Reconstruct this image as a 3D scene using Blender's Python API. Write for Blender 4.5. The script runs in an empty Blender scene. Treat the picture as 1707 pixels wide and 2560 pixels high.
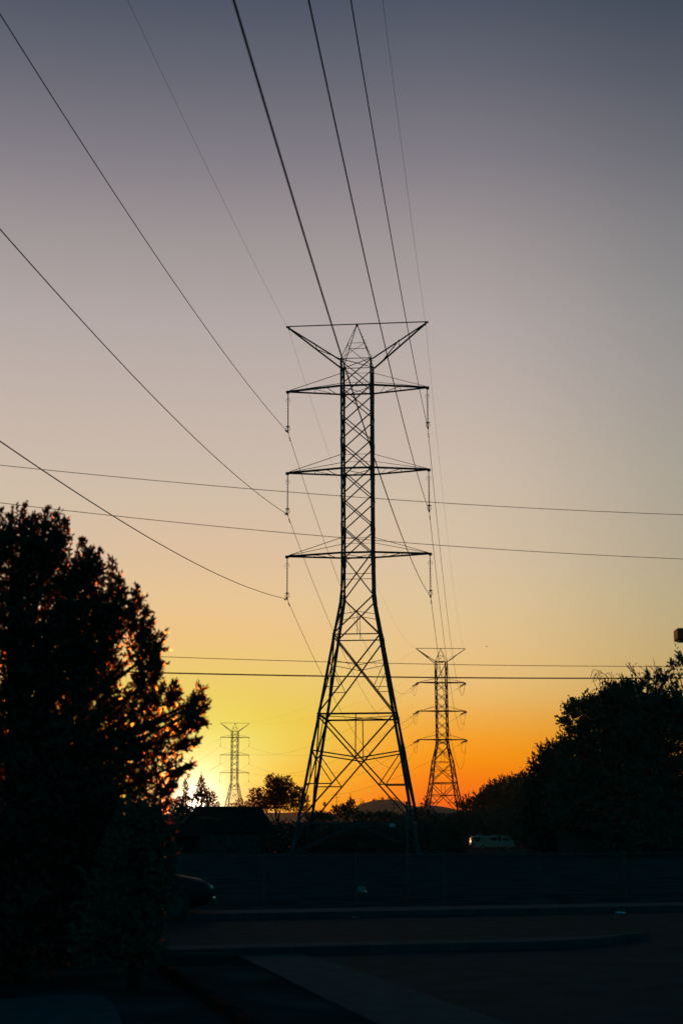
import bpy, math, random
import numpy as np
from mathutils import Vector, Matrix

R = math.radians
scene = bpy.context.scene
COL = scene.collection
random.seed(7)

# ------------------------------------------------------------------ camera
EYE = 2.106
FPX, PITCH, ROLL = 3563.0, R(12.16), R(0.19)          # focal length in photo pixels (photo is 1707 x 2560)
cam_d = bpy.data.cameras.new("camera")
cam = bpy.data.objects.new("camera", cam_d)
COL.objects.link(cam)
cam.location = (0, 0, EYE)
cam_d.sensor_fit = 'VERTICAL'
cam_d.sensor_height = 36.0
cam_d.lens = FPX / 2560 * 36.0
cam_d.clip_start = 0.1
cam_d.clip_end = 20000
cam_d.dof.use_dof = True
cam_d.dof.focus_distance = 88.0
cam_d.dof.aperture_fstop = 1.5
fwd = Vector((0, math.cos(PITCH), math.sin(PITCH)))
up0 = Vector((0, -math.sin(PITCH), math.cos(PITCH)))
rt0 = Vector((1, 0, 0))
cr, sr = math.cos(ROLL), math.sin(ROLL)
rt = rt0 * cr - up0 * sr
up = rt0 * sr + up0 * cr
# rotation so that content turns as in the photograph
rt = rt0 * cr + up0 * (-sr)
up = rt0 * sr + up0 * cr
cam.matrix_world = Matrix(((rt.x, up.x, -fwd.x, 0), (rt.y, up.y, -fwd.y, 0), (rt.z, up.z, -fwd.z, EYE), (0, 0, 0, 1)))
scene.camera = cam


def ray(px, py):
    a, b = (px - 853.5) / FPX, (1280 - py) / FPX
    return fwd + rt * a + up * b


def at(px, py, Y):
    """the point of the place that lies at distance Y on the line of sight of photo pixel (px, py)"""
    r = ray(px, py)
    return Vector((0, 0, EYE)) + r * (Y / r.y)


def gp(px, py, z=0.0):
    """the point of the ground seen at photo pixel (px, py)"""
    r = ray(px, py)
    return Vector((0, 0, EYE)) + r * ((z - EYE) / r.z)


# ------------------------------------------------------------------ sky, sun, exposure
SUN_AZ, SUN_EL = R(-5.75), R(0.65)                    # azimuth from +Y towards +X
sun_dir = Vector((math.sin(SUN_AZ) * math.cos(SUN_EL), math.cos(SUN_AZ) * math.cos(SUN_EL), math.sin(SUN_EL)))
sun_d = bpy.data.lights.new("sun", 'SUN')
sun_d.energy = 1.4
sun_d.angle = R(0.5)
sun_d.color = (1.0, 0.42, 0.12)
sun = bpy.data.objects.new("sun", sun_d)
COL.objects.link(sun)
sun.location = (0, 0, 60)
lamp_dir = Vector((math.sin(SUN_AZ), math.cos(SUN_AZ), math.tan(R(0.65)))).normalized()
sun.rotation_euler = (-lamp_dir).to_track_quat('-Z', 'Y').to_euler()

scene.view_settings.view_transform = 'Standard'
scene.view_settings.look = 'None'
scene.view_settings.exposure = 0
scene.view_settings.gamma = 1
scene.view_settings.use_curve_mapping = False
scene.render.film_transparent = False
try:
    scene.cycles.max_bounces = 10
    scene.cycles.transmission_bounces = 8
    scene.cycles.transparent_max_bounces = 8
    scene.cycles.volume_bounces = 0
except Exception:
    pass


def lin(c):
    return tuple(((v / 255) / 12.92 if v / 255 <= 0.04045 else ((v / 255 + 0.055) / 1.055) ** 2.4) for v in c)


def build_world():
    w = bpy.data.worlds.new("World")
    scene.world = w
    w.use_nodes = True
    nt = w.node_tree
    N, L = nt.nodes, nt.links
    N.clear()
    out = N.new('ShaderNodeOutputWorld')
    bg = N.new('ShaderNodeBackground')
    L.new(bg.outputs[0], out.inputs[0])
    tc = N.new('ShaderNodeTexCoord')
    sep = N.new('ShaderNodeSeparateXYZ')
    L.new(tc.outputs['Generated'], sep.inputs[0])

    def m(op, a, b=None, c=None):
        n = N.new('ShaderNodeMath')
        n.operation = op
        for i, v in enumerate((a, b, c)):
            if v is None:
                continue
            if isinstance(v, (int, float)):
                n.inputs[i].default_value = v
            else:
                L.new(v, n.inputs[i])
        return n.outputs[0]

    def maprange(v, a, b, c=0.0, d=1.0, t='SMOOTHSTEP'):
        n = N.new('ShaderNodeMapRange')
        n.interpolation_type = t
        n.clamp = True
        L.new(v, n.inputs['Value'])
        for k, x in (('From Min', a), ('From Max', b), ('To Min', c), ('To Max', d)):
            n.inputs[k].default_value = x
        return n.outputs['Result']

    def mixc(f, a, b, op='MIX'):
        n = N.new('ShaderNodeMix')
        n.data_type = 'RGBA'
        n.blend_type = op
        n.clamp_factor = True
        if isinstance(f, (int, float)):
            n.inputs[0].default_value = f
        else:
            L.new(f, n.inputs[0])
        for s, v in ((n.inputs[6], a), (n.inputs[7], b)):
            if isinstance(v, tuple):
                s.default_value = v + (1,)
            else:
                L.new(v, s)
        return n.outputs[2]

    def ramp(v, stops):
        n = N.new('ShaderNodeValToRGB')
        e = n.color_ramp.elements
        n.color_ramp.interpolation = 'LINEAR'
        while len(e) > 1:
            e.remove(e[-1])
        for i, (p, c) in enumerate(stops):
            el = e[0] if i == 0 else e.new(p)
            el.position = p
            el.color = lin(c) + (1,)
        L.new(v, n.inputs[0])
        return n.outputs[0]

    z = sep.outputs[2]
    zc = m('MAXIMUM', z, 0.0)
    high = [(.231, (207, 189, 170)), (.285, (194, 179, 170)), (.337, (179, 168, 165)), (.388, (159, 150, 151)),
            (.437, (131, 126, 134)), (.483, (104, 105, 117)), (.526, (79, 86, 101)), (.62, (54, 66, 82)), (.75, (22, 46, 60)), (1.0, (12, 32, 44))]
    away = [(0, (244, 84, 14)), (.012, (251, 104, 18)), (.027, (253, 128, 8)), (.041, (252, 150, 16)), (.055, (248, 162, 44)),
            (.068, (243, 174, 74)), (.082, (239, 187, 106)), (.095, (237, 193, 122)), (.123, (231, 196, 141)), (.150, (224, 197, 154)), (.177, (218, 194, 164))] + high
    near = [(0, (255, 172, 30)), (.012, (255, 196, 38)), (.027, (252, 212, 62)), (.041, (243, 218, 92)), (.055, (238, 219, 92)),
            (.068, (237, 213, 84)), (.082, (237, 209, 96)), (.095, (238, 206, 108)), (.123, (239, 197, 132)), (.150, (233, 198, 148)), (.177, (224, 193, 158))] + high
    # angle round the horizon from the sun
    hl = m('SQRT', m('ADD', m('MULTIPLY', sep.outputs[0], sep.outputs[0]), m('MULTIPLY', sep.outputs[1], sep.outputs[1])))
    hl = m('MAXIMUM', hl, 1e-4)
    dh = m('DIVIDE', m('ADD', m('MULTIPLY', sep.outputs[0], math.sin(SUN_AZ)), m('MULTIPLY', sep.outputs[1], math.cos(SUN_AZ))), hl)
    az = m('ARCCOSINE', m('MINIMUM', m('MAXIMUM', dh, -1.0), 1.0))
    side = maprange(az, R(0.8), R(10.3))
    col = mixc(side, ramp(zc, near), ramp(zc, away))
    # the sky dims slowly away from the sun
    dimc = N.new('ShaderNodeCombineColor')
    for i, lo in enumerate((.58, .66, .69)):
        L.new(maprange(az, R(9), R(23), 1.0, lo), dimc.inputs[i])
    col = mixc(1.0, col, dimc.outputs[0], 'MULTIPLY')
    # opposite half of the sky: the physical twilight sky
    sky = N.new('ShaderNodeTexSky')
    sky.sky_type = 'NISHITA'
    sky.sun_disc = False
    sky.sun_elevation = SUN_EL
    sky.sun_rotation = SUN_AZ
    sky.dust_density = 2.0
    skym = mixc(1.0, sky.outputs[0], (0.022, 0.32, 0.42), 'MULTIPLY')
    back = maprange(az, R(22), R(42))
    col = mixc(back, col, skym)
    # aureole round the sun
    dot = N.new('ShaderNodeVectorMath')
    dot.operation = 'DOT_PRODUCT'
    L.new(tc.outputs['Generated'], dot.inputs[0])
    dot.inputs[1].default_value = sun_dir
    ang = m('ARCCOSINE', m('MINIMUM', dot.outputs['Value'], 0.9999999))

    def glow(width, amount):
        q = m('DIVIDE', ang, width)
        return m('MULTIPLY', m('EXPONENT', m('MULTIPLY', m('MULTIPLY', q, q), -1.0)), amount)

    def addglow(col, g, c):
        cc = N.new('ShaderNodeCombineColor')
        for i in range(3):
            L.new(m('MULTIPLY', g, c[i]), cc.inputs[i])
        return mixc(1.0, col, cc.outputs[0], 'ADD')
    col = addglow(col, glow(R(2.4), 0.6), (0.5, 0.5, 0.46))
    col = addglow(col, glow(R(1.1), 1.0), (1.0, 0.95, 0.85))
    col = addglow(col, glow(R(0.35), 6.0), (1.0, 0.9, 0.6))
    L.new(col, bg.inputs['Color'])
    bg.inputs['Strength'].default_value = 1.0


build_world()


# ------------------------------------------------------------------ materials
def mat(name, base, rough=0.7, spec=0.3, metal=0.0, vary=0.25, scale=4.0, bump=0.0, coords='Object', second=None):
    m = bpy.data.materials.new(name)
    m.use_nodes = True
    nt = m.node_tree
    b = nt.nodes['Principled BSDF']
    b.inputs['Roughness'].default_value = rough
    b.inputs['Metallic'].default_value = metal
    b.inputs['Specular IOR Level'].default_value = spec
    tc = nt.nodes.new('ShaderNodeTexCoord')
    n = nt.nodes.new('ShaderNodeTexNoise')
    n.inputs['Scale'].default_value = scale
    n.inputs['Detail'].default_value = 6
    nt.links.new(tc.outputs[coords], n.inputs['Vector'])
    r = nt.nodes.new('ShaderNodeValToRGB')
    c2 = second or tuple(v * (1 + vary) for v in base)
    c1 = tuple(v * (1 - vary) for v in base)
    r.color_ramp.elements[0].position = 0.32
    r.color_ramp.elements[1].position = 0.68
    r.color_ramp.elements[0].color = c1 + (1,)
    r.color_ramp.elements[1].color = tuple(min(1, v) for v in c2) + (1,)
    nt.links.new(n.outputs['Fac'], r.inputs[0])
    nt.links.new(r.outputs[0], b.inputs['Base Color'])
    if bump:
        bp = nt.nodes.new('ShaderNodeBump')
        bp.inputs['Strength'].default_value = bump
        bp.inputs['Distance'].default_value = 0.03
        nt.links.new(n.outputs['Fac'], bp.inputs['Height'])
        nt.links.new(bp.outputs[0], b.inputs['Normal'])
    return m


def leaf_mat(name, base, thru, glowmix=0.35, soft=0.0):
    """leaf: dark green matt face, and a little light let through the blade, tinted to imitate glare round the sun"""
    m = bpy.data.materials.new(name)
    m.use_nodes = True
    nt = m.node_tree
    N, L = nt.nodes, nt.links
    N.clear()
    out = N.new('ShaderNodeOutputMaterial')
    d = N.new('ShaderNodeBsdfDiffuse')
    tc = N.new('ShaderNodeTexCoord')
    n = N.new('ShaderNodeTexNoise')
    n.inputs['Scale'].default_value = 1.7
    L.new(tc.outputs['Object'], n.inputs['Vector'])
    r = N.new('ShaderNodeValToRGB')
    r.color_ramp.elements[0].color = tuple(v * 0.55 for v in base) + (1,)
    r.color_ramp.elements[1].color = tuple(v * 1.5 for v in base) + (1,)
    L.new(n.outputs['Fac'], r.inputs[0])
    L.new(r.outputs[0], d.inputs[0])
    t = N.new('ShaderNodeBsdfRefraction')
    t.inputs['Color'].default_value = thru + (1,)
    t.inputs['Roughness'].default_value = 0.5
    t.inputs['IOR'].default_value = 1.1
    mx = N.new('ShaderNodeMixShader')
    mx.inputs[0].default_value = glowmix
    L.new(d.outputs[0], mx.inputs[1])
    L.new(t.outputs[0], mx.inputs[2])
    last = mx.outputs[0]
    if soft:
        tr = N.new('ShaderNodeBsdfTranslucent')
        tr.inputs['Color'].default_value = thru + (1,)
        m2 = N.new('ShaderNodeMixShader')
        m2.inputs[0].default_value = soft
        L.new(last, m2.inputs[1])
        L.new(tr.outputs[0], m2.inputs[2])
        last = m2.outputs[0]
    L.new(last, out.inputs[0])
    return m


M = {
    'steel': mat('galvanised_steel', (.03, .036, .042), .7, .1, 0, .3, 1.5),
    'rod': mat('insulator_polymer', (.05, .052, .056), .5, .3, 0, .15, 6),
    'cable': mat('cable_aluminium', (.007, .009, .011), .7, .0, 0, .15, .7),
    'footing': mat('footing_concrete', (.03, .034, .036), .95, .02, 0, .2, 6, .2),
    'plate': mat('enamel_plate', (.2, .22, .23), .5, .4, 0, .1, 5),
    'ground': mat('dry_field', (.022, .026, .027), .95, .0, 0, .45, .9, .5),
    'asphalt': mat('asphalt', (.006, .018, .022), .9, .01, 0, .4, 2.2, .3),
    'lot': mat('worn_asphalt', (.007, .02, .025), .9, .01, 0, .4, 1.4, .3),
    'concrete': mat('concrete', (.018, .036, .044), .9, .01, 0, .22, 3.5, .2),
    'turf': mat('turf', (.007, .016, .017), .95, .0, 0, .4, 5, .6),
    'hill': mat('scrub_hill', (.11, .08, .05), .95, .1, 0, .5, .02, 0, 'Object', (.035, .045, .02)),
    'bark': mat('bark', (.015, .014, .013), .95, .02, 0, .35, 9, .4),
    'deadwood': mat('dead_twigs', (.018, .015, .013), .95, .02, 0, .2, 9),
    'wood': mat('weathered_wood', (.03, .032, .034), .9, .05, 0, .35, 4, .2),
    'fence': mat('fence_steel', (.02, .022, .025), .6, .3, 0, .2, 4),
    'white': mat('white_bodywork', (.065, .075, .08), .4, .45, 0, .06, 2),
    'stripe': mat('dark_stripe', (.07, .06, .06), .4, .4, 0, .1, 2),
    'glass': mat('dark_glass', (.006, .008, .01), .25, .12, 0, .1, 2),
    'rubber': mat('rubber', (.02, .02, .02), .85, .2, 0, .2, 8),
    'chrome': mat('bright_trim', (.7, .7, .72), .12, .5, 1.0, .05, 3),
    'carpaint': mat('car_paint', (.008, .011, .014), .6, .1, 0, .05, 2),
    'tiles': mat('roof_tiles', (.016, .017, .018), .9, .03, 0, .35, 3),
    'stucco': mat('stucco', (.014, .018, .02), .9, .02, 0, .12, 5, .15),
    'bronze': mat('bronze_paint', (.6, .05, .02), .7, .05, 0, .12, 5),
    'litter': mat('pale_plastic', (.075, .08, .08), .35, .5, 0, .08, 12),
    'reflector': mat('reflector_lens', (.5, .46, .42), .15, .6, .6, .05, 9),
    'bird': mat('feathers', (.12, .11, .1), .8, .2, 0, .2, 9),
}


def red_paint():
    m = bpy.data.materials.new('faded_red_paint')
    m.use_nodes = True
    nt = m.node_tree
    b = nt.nodes['Principled BSDF']
    b.inputs['Roughness'].default_value = .9
    b.inputs['Specular IOR Level'].default_value = 0
    tc = nt.nodes.new('ShaderNodeTexCoord')
    n = nt.nodes.new('ShaderNodeTexNoise')
    n.inputs['Scale'].default_value = 1.6
    n.inputs['Detail'].default_value = 9
    nt.links.new(tc.outputs['Object'], n.inputs['Vector'])
    r = nt.nodes.new('ShaderNodeValToRGB')
    r.color_ramp.elements[0].position = .5
    r.color_ramp.elements[0].color = (.006, .012, .014, 1)
    r.color_ramp.elements[1].position = .62
    r.color_ramp.elements[1].color = (.16, .018, .008, 1)
    nt.links.new(n.outputs['Fac'], r.inputs[0])
    nt.links.new(r.outputs[0], b.inputs['Base Color'])
    return m


M['redkerb'] = red_paint()
M['leaf_near'] = leaf_mat('leaf_near', (.02, .042, .036), (1, .27, .045), .09, .0)  # orange through-colour stands in for lens glare on the edge by the sun
M['leaf_plain'] = leaf_mat('leaf_plain', (.03, .055, .046), (.8, .16, .03), .002, .0)  # copy of the leaf with next to no glow put in
M['leaf_red_glow'] = leaf_mat('leaf_red_glow', (.018, .028, .022), (.85, .13, .03), .006, .34)  # red backlight put into the leaf colour, mainly for trees beside the sun


# ------------------------------------------------------------------ object helpers
def link(o, parent=None, label=None, cat=None, group=None, kind=None):
    COL.objects.link(o)
    if parent is not None:
        o.parent = parent
    for k, v in (('label', label), ('category', cat), ('group', group), ('kind', kind)):
        if v:
            o[k] = v
    return o


def empty(name, loc, label, cat, group=None, rz=0.0):
    o = bpy.data.objects.new(name, None)
    o.location = loc
    o.rotation_euler = (0, 0, rz)
    o.empty_display_size = .3
    return link(o, None, label, cat, group)


def copy_tree(o, parent=None):
    c = o.copy()
    COL.objects.link(c)
    if parent is not None:
        c.parent = parent
    for ch in list(o.children):
        copy_tree(ch, c)
    return c


class MB:
    """collects vertices and faces of one mesh"""

    def __init__(self):
        self.v, self.f = [], []

    def add(self, vs, fs):
        o = len(self.v)
        self.v += [tuple(p) for p in vs]
        self.f += [tuple(i + o for i in f) for f in fs]

    def prism(self, ring0, ring1):
        n = len(ring0)
        fs = [(i, (i + 1) % n, n + (i + 1) % n, n + i) for i in range(n)]
        fs += [tuple(reversed(range(n))), tuple(range(n, 2 * n))]
        self.add(list(ring0) + list(ring1), fs)

    @staticmethod
    def frame(d, hint=None):
        d = d.normalized()
        h = hint if hint is not None else Vector((0, 0, 1))
        if abs(d.dot(h.normalized())) > .98:
            h = Vector((1, 0, 0)) if abs(d.x) < .9 else Vector((0, 1, 0))
        a = d.cross(h).normalized()
        b = a.cross(d).normalized()
        return a, b

    def angle(self, p0, p1, w, a=None, b=None, hint=None):
        """steel angle section: flanges along a and b from the line p0-p1"""
        p0, p1 = Vector(p0), Vector(p1)
        d = (p1 - p0)
        if a is None:
            a, b = self.frame(d, hint)
        t = w * .16
        sec = [(0, 0), (w, 0), (w, t), (t, t), (t, w), (0, w)]
        r0 = [p0 + a * x + b * y for x, y in sec]
        r1 = [p1 + a * x + b * y for x, y in sec]
        self.prism(r0, r1)

    def bar(self, p0, p1, w, h=None, hint=None):
        p0, p1 = Vector(p0), Vector(p1)
        a, b = self.frame(p1 - p0, hint)
        h = h or w
        sec = [(-w / 2, -h / 2), (w / 2, -h / 2), (w / 2, h / 2), (-w / 2, h / 2)]
        self.prism([p0 + a * x + b * y for x, y in sec], [p1 + a * x + b * y for x, y in sec])

    def tube(self, pts, rad, n=8, cap=True):
        pts = [Vector(p) for p in pts]
        rs = rad if isinstance(rad, (list, tuple)) else [rad] * len(pts)
        vs, fs = [], []
        hint = None
        for i, p in enumerate(pts):
            d = (pts[min(i + 1, len(pts) - 1)] - pts[max(i - 1, 0)])
            if d.length < 1e-9:
                d = Vector((0, 0, 1))
            a, b = self.frame(d, hint if hint is not None else (Vector((0, 0, 1)) if abs(d.normalized().z) < .95 else Vector((0, 1, 0))))
            hint = b
            for k in range(n):
                t = 2 * math.pi * k / n
                vs.append(p + (a * math.cos(t) + b * math.sin(t)) * rs[i])
        for i in range(len(pts) - 1):
            for k in range(n):
                fs.append((i * n + k, i * n + (k + 1) % n, (i + 1) * n + (k + 1) % n, (i + 1) * n + k))
        if cap:
            fs.append(tuple(reversed(range(n))))
            fs.append(tuple((len(pts) - 1) * n + k for k in range(n)))
        self.add(vs, fs)

    def box(self, c, s, rz=0.0, bev=0.0):
        c = Vector(c)
        cx, sx = math.cos(rz), math.sin(rz)
        x, y, z = s[0] / 2, s[1] / 2, s[2] / 2
        if not bev:
            pts = [(-x, -y), (x, -y), (x, y), (-x, y)]
            lay = [(-z, 0), (z, 0)]
        else:
            pts = [(-x + bev, -y), (x - bev, -y), (x, -y + bev), (x, y - bev), (x - bev, y), (-x + bev, y), (-x, y - bev), (-x, -y + bev)]
            lay = [(-z, bev), (-z + bev, 0), (z - bev, 0), (z, bev)]
        rings = []
        for zz, ins in lay:
            rg = []
            for px, py in pts:
                fx = px * (1 - ins / x) if x else px
                fy = py * (1 - ins / y) if y else py
                rg.append(c + Vector((fx * cx - fy * sx, fx * sx + fy * cx, zz)))
            rings.append(rg)
        n = len(pts)
        vs = [p for r in rings for p in r]
        fs = []
        for i in range(len(rings) - 1):
            fs += [(i * n + k, i * n + (k + 1) % n, (i + 1) * n + (k + 1) % n, (i + 1) * n + k) for k in range(n)]
        fs += [tuple(reversed(range(n))), tuple((len(rings) - 1) * n + k for k in range(n))]
        self.add(vs, fs)

    def torus(self, c, R0, r, a, b, n=16, m=5):
        c = Vector(c)
        ax = a.cross(b).normalized()
        vs, fs = [], []
        for i in range(n):
            t = 2 * math.pi * i / n
            d = a * math.cos(t) + b * math.sin(t)
            for k in range(m):
                s = 2 * math.pi * k / m
                vs.append(c + d * (R0 + r * math.cos(s)) + ax * (r * math.sin(s)))
        for i in range(n):
            for k in range(m):
                fs.append((i * m + k, ((i + 1) % n) * m + k, ((i + 1) % n) * m + (k + 1) % m, i * m + (k + 1) % m))
        self.add(vs, fs)

    def build(self, name, m, parent=None, smooth=False, **kw):
        me = bpy.data.meshes.new(name)
        me.from_pydata(self.v, [], self.f)
        me.materials.append(m)
        if smooth:
            me.polygons.foreach_set('use_smooth', [True] * len(me.polygons))
        me.update()
        return link(bpy.data.objects.new(name, me), parent, **kw)


# ------------------------------------------------------------------ ground, hills
def terrain(x, y):
    t = min(max((y - 90) / 65, 0), 1)
    return -2.7 * (t * t * (3 - 2 * t))


def build_ground():
    xs = [-6000, -3000, -1500, -800, -400, -200, -120] + list(range(-80, 81, 10)) + [120, 200, 400, 800, 1500, 3000, 6000]
    ys = [-1500, -500, -200, -80, -30] + list(range(-10, 90, 10)) + list(range(90, 160, 5)) + [170, 200, 260, 350, 500, 800, 1300, 2000, 3500, 7000]
    vs = [(x, y, terrain(x, y)) for y in ys for x in xs]
    n = len(xs)
    fs = [(j * n + i, j * n + i + 1, (j + 1) * n + i + 1, (j + 1) * n + i) for j in range(len(ys) - 1) for i in range(n - 1)]
    b = MB()
    b.add(vs, fs)
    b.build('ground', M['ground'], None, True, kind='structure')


build_ground()


def ridge(name, outline, Y, depth, base_px=2060, rough=1.0):
    """hill whose crest follows (px, py) points at distance Y, sloping to the ground before and behind"""
    rng = random.Random(len(outline) * 3 + int(Y))
    pts = []
    for (x0, y0), (x1, y1) in zip(outline[:-1], outline[1:]):
        k = max(1, int((x1 - x0) / 3))
        for i in range(k):
            t = i / k
            pts.append((x0 + (x1 - x0) * t, y0 + (y1 - y0) * t))
    pts.append(outline[-1])
    prof = [(-1.0, 0.0), (-.75, .16), (-.5, .42), (-.25, .75), (-.1, .93), (0, 1), (.15, .95), (.5, .6), (1.0, 0)]
    vs, fs = [], []
    for px, py in pts:
        c = at(px, py, Y)
        for t, h in prof:
            z = -3.5 + (c.z + 3.5) * h + (rng.uniform(-.6, .6) * rough if 0 < h < 1 else 0)
            k = (Y + t * depth) / Y
            vs.append((c.x * k, Y + t * depth, z))
    n = len(prof)
    for j in range(len(pts) - 1):
        for i in range(n - 1):
            fs.append((j * n + i, (j + 1) * n + i, (j + 1) * n + i + 1, j * n + i + 1))
    b = MB()
    b.add(vs, fs)
    return b.build(name, M['hill'], None, True, kind='structure')


ridge('hill', [(820, 2040), (850, 2034), (880, 2026), (895, 2013), (908, 2008), (930, 2002), (950, 1999), (975, 1998.5), (992, 2000),
               (1003, 2006), (1014, 2011), (1030, 2014), (1050, 2018), (1080, 2026), (1110, 2036)], 1500, 300)
ridge('hill', [(1000, 2030), (1020, 2020), (1040, 2016.5), (1065, 2014), (1085, 2014), (1105, 2016.5), (1125, 2020), (1140, 2024),
               (1155, 2030), (1200, 2034), (1300, 2040)], 900, 200)
ridge('hill', [(300, 2046), (420, 2036), (560, 2030), (700, 2032), (760, 2030), (800, 2029), (825, 2033), (860, 2038)], 2600, 400)

# ------------------------------------------------------------------ street, kerbs, paths
SL = math.tan(R(13))                       # the street runs off to the right, away from the camera
sdir = Vector((math.cos(R(13)), math.sin(R(13)), 0))
tdir = Vector((-sdir.y, sdir.x, 0))


def sheet(name, poly, z, m, thick=0.0, **kw):
    b = MB()
    n = len(poly)
    top = [(p[0], p[1], z + thick) for p in poly]
    if thick:
        bot = [(p[0], p[1], z - .02) for p in poly]
        b.prism([Vector(p) for p in bot], [Vector(p) for p in top])
    else:
        b.add(top, [tuple(range(n))])
    return b.build(name, m, None, **kw)


def band(y0, y1, x0=-70, x1=70):
    return [(x0, y0 + SL * x0), (x1, y0 + SL * x1), (x1, y1 + SL * x1), (x0, y1 + SL * x0)]


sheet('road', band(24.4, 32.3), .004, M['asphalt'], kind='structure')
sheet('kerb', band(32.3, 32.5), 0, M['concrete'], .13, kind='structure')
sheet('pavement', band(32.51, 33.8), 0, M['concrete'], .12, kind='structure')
# near kerb ends in a rounded return at its right end
near_kerb = [(-70, 23.7 - SL * 70), (3.6, 23.7 + SL * 3.6), (4.4, 24.0 + SL * 4.4), (5.0, 24.75 + SL * 5.0), (5.35, 26.0), (5.2, 26.25),
             (4.7, 25.75), (4.0, 24.4 + SL * 4.0), (-70, 24.4 - SL * 70)]
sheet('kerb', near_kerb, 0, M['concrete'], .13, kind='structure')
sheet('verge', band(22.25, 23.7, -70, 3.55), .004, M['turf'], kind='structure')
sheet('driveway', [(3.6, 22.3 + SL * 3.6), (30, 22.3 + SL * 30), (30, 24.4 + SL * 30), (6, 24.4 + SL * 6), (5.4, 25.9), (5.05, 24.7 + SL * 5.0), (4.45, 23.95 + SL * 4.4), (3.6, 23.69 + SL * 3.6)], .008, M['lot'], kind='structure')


def gpl(pts):
    return [gp(x, y)[:2] for x, y in pts]


kl = gpl([(250, 2391), (400, 2389), (585, 2388), (747, 2386), (747, 2383), (585, 2385), (400, 2386), (250, 2388)])
sheet('edging', kl, 0, M['concrete'], .05, kind='structure')
walk = gpl([(585, 2389), (747, 2386.5), (880, 2428), (1000, 2470), (1127, 2515), (1254, 2560), (1500, 2650), (1500, 2900), (1180, 2700), (934, 2562), (800, 2496), (690, 2440)])
sheet('path', walk, .0, M['concrete'], .035, kind='structure')
lot = gpl([(748, 2386), (1000, 2383.5), (1300, 2380), (1900, 2373)])
sheet('car_park', lot + [(16, 4), (3.5, 4), gp(1320, 2583)[:2], gp(1254, 2559)[:2], gp(1127, 2514)[:2], gp(1000, 2469)[:2], gp(880, 2427)[:2]], .012, M['lot'], kind='structure')
apron = gpl([(-200, 2700), (-200, 2520), (60, 2500), (180, 2490), (250, 2492), (285, 2515), (305, 2560), (330, 2640), (340, 2700)])
sheet('apron', apron, 0, M['concrete'], .03, kind='structure')


def kerb_line(pts, w, h, m, name, **kw):
    P = [Vector((*p, 0)) for p in gpl(pts)]
    b = MB()
    rings = []
    for i, p in enumerate(P):
        d = (P[min(i + 1, len(P) - 1)] - P[max(0, i - 1)]).normalized()
        s = Vector((-d.y, d.x, 0)) * w / 2
        rings.append([p - s - Vector((0, 0, .02)), p - s * .9 + Vector((0, 0, h)), p + s * .9 + Vector((0, 0, h)), p + s - Vector((0, 0, .02))])
    vs = [q for r in rings for q in r]
    fs = [(i * 4 + k, i * 4 + (k + 1) % 4, i * 4 + 4 + (k + 1) % 4, i * 4 + 4 + k) for i in range(len(P) - 1) for k in range(4)]
    fs += [(0, 1, 2, 3), tuple((len(P) - 1) * 4 + k for k in (3, 2, 1, 0))]
    b.add(vs, fs)
    return b.build(name, m, None, **kw)


kerb_line([(318, 2365), (345, 2380), (375, 2405), (410, 2430), (450, 2458), (500, 2490), (545, 2522), (590, 2552), (640, 2592), (760, 2700)], .13, .12,
          M['redkerb'], 'kerb', kind='structure')

# ------------------------------------------------------------------ transmission towers
V = Vector
TH1 = .0938
GROUP_T = 'lattice transmission towers of the power line'


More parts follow.
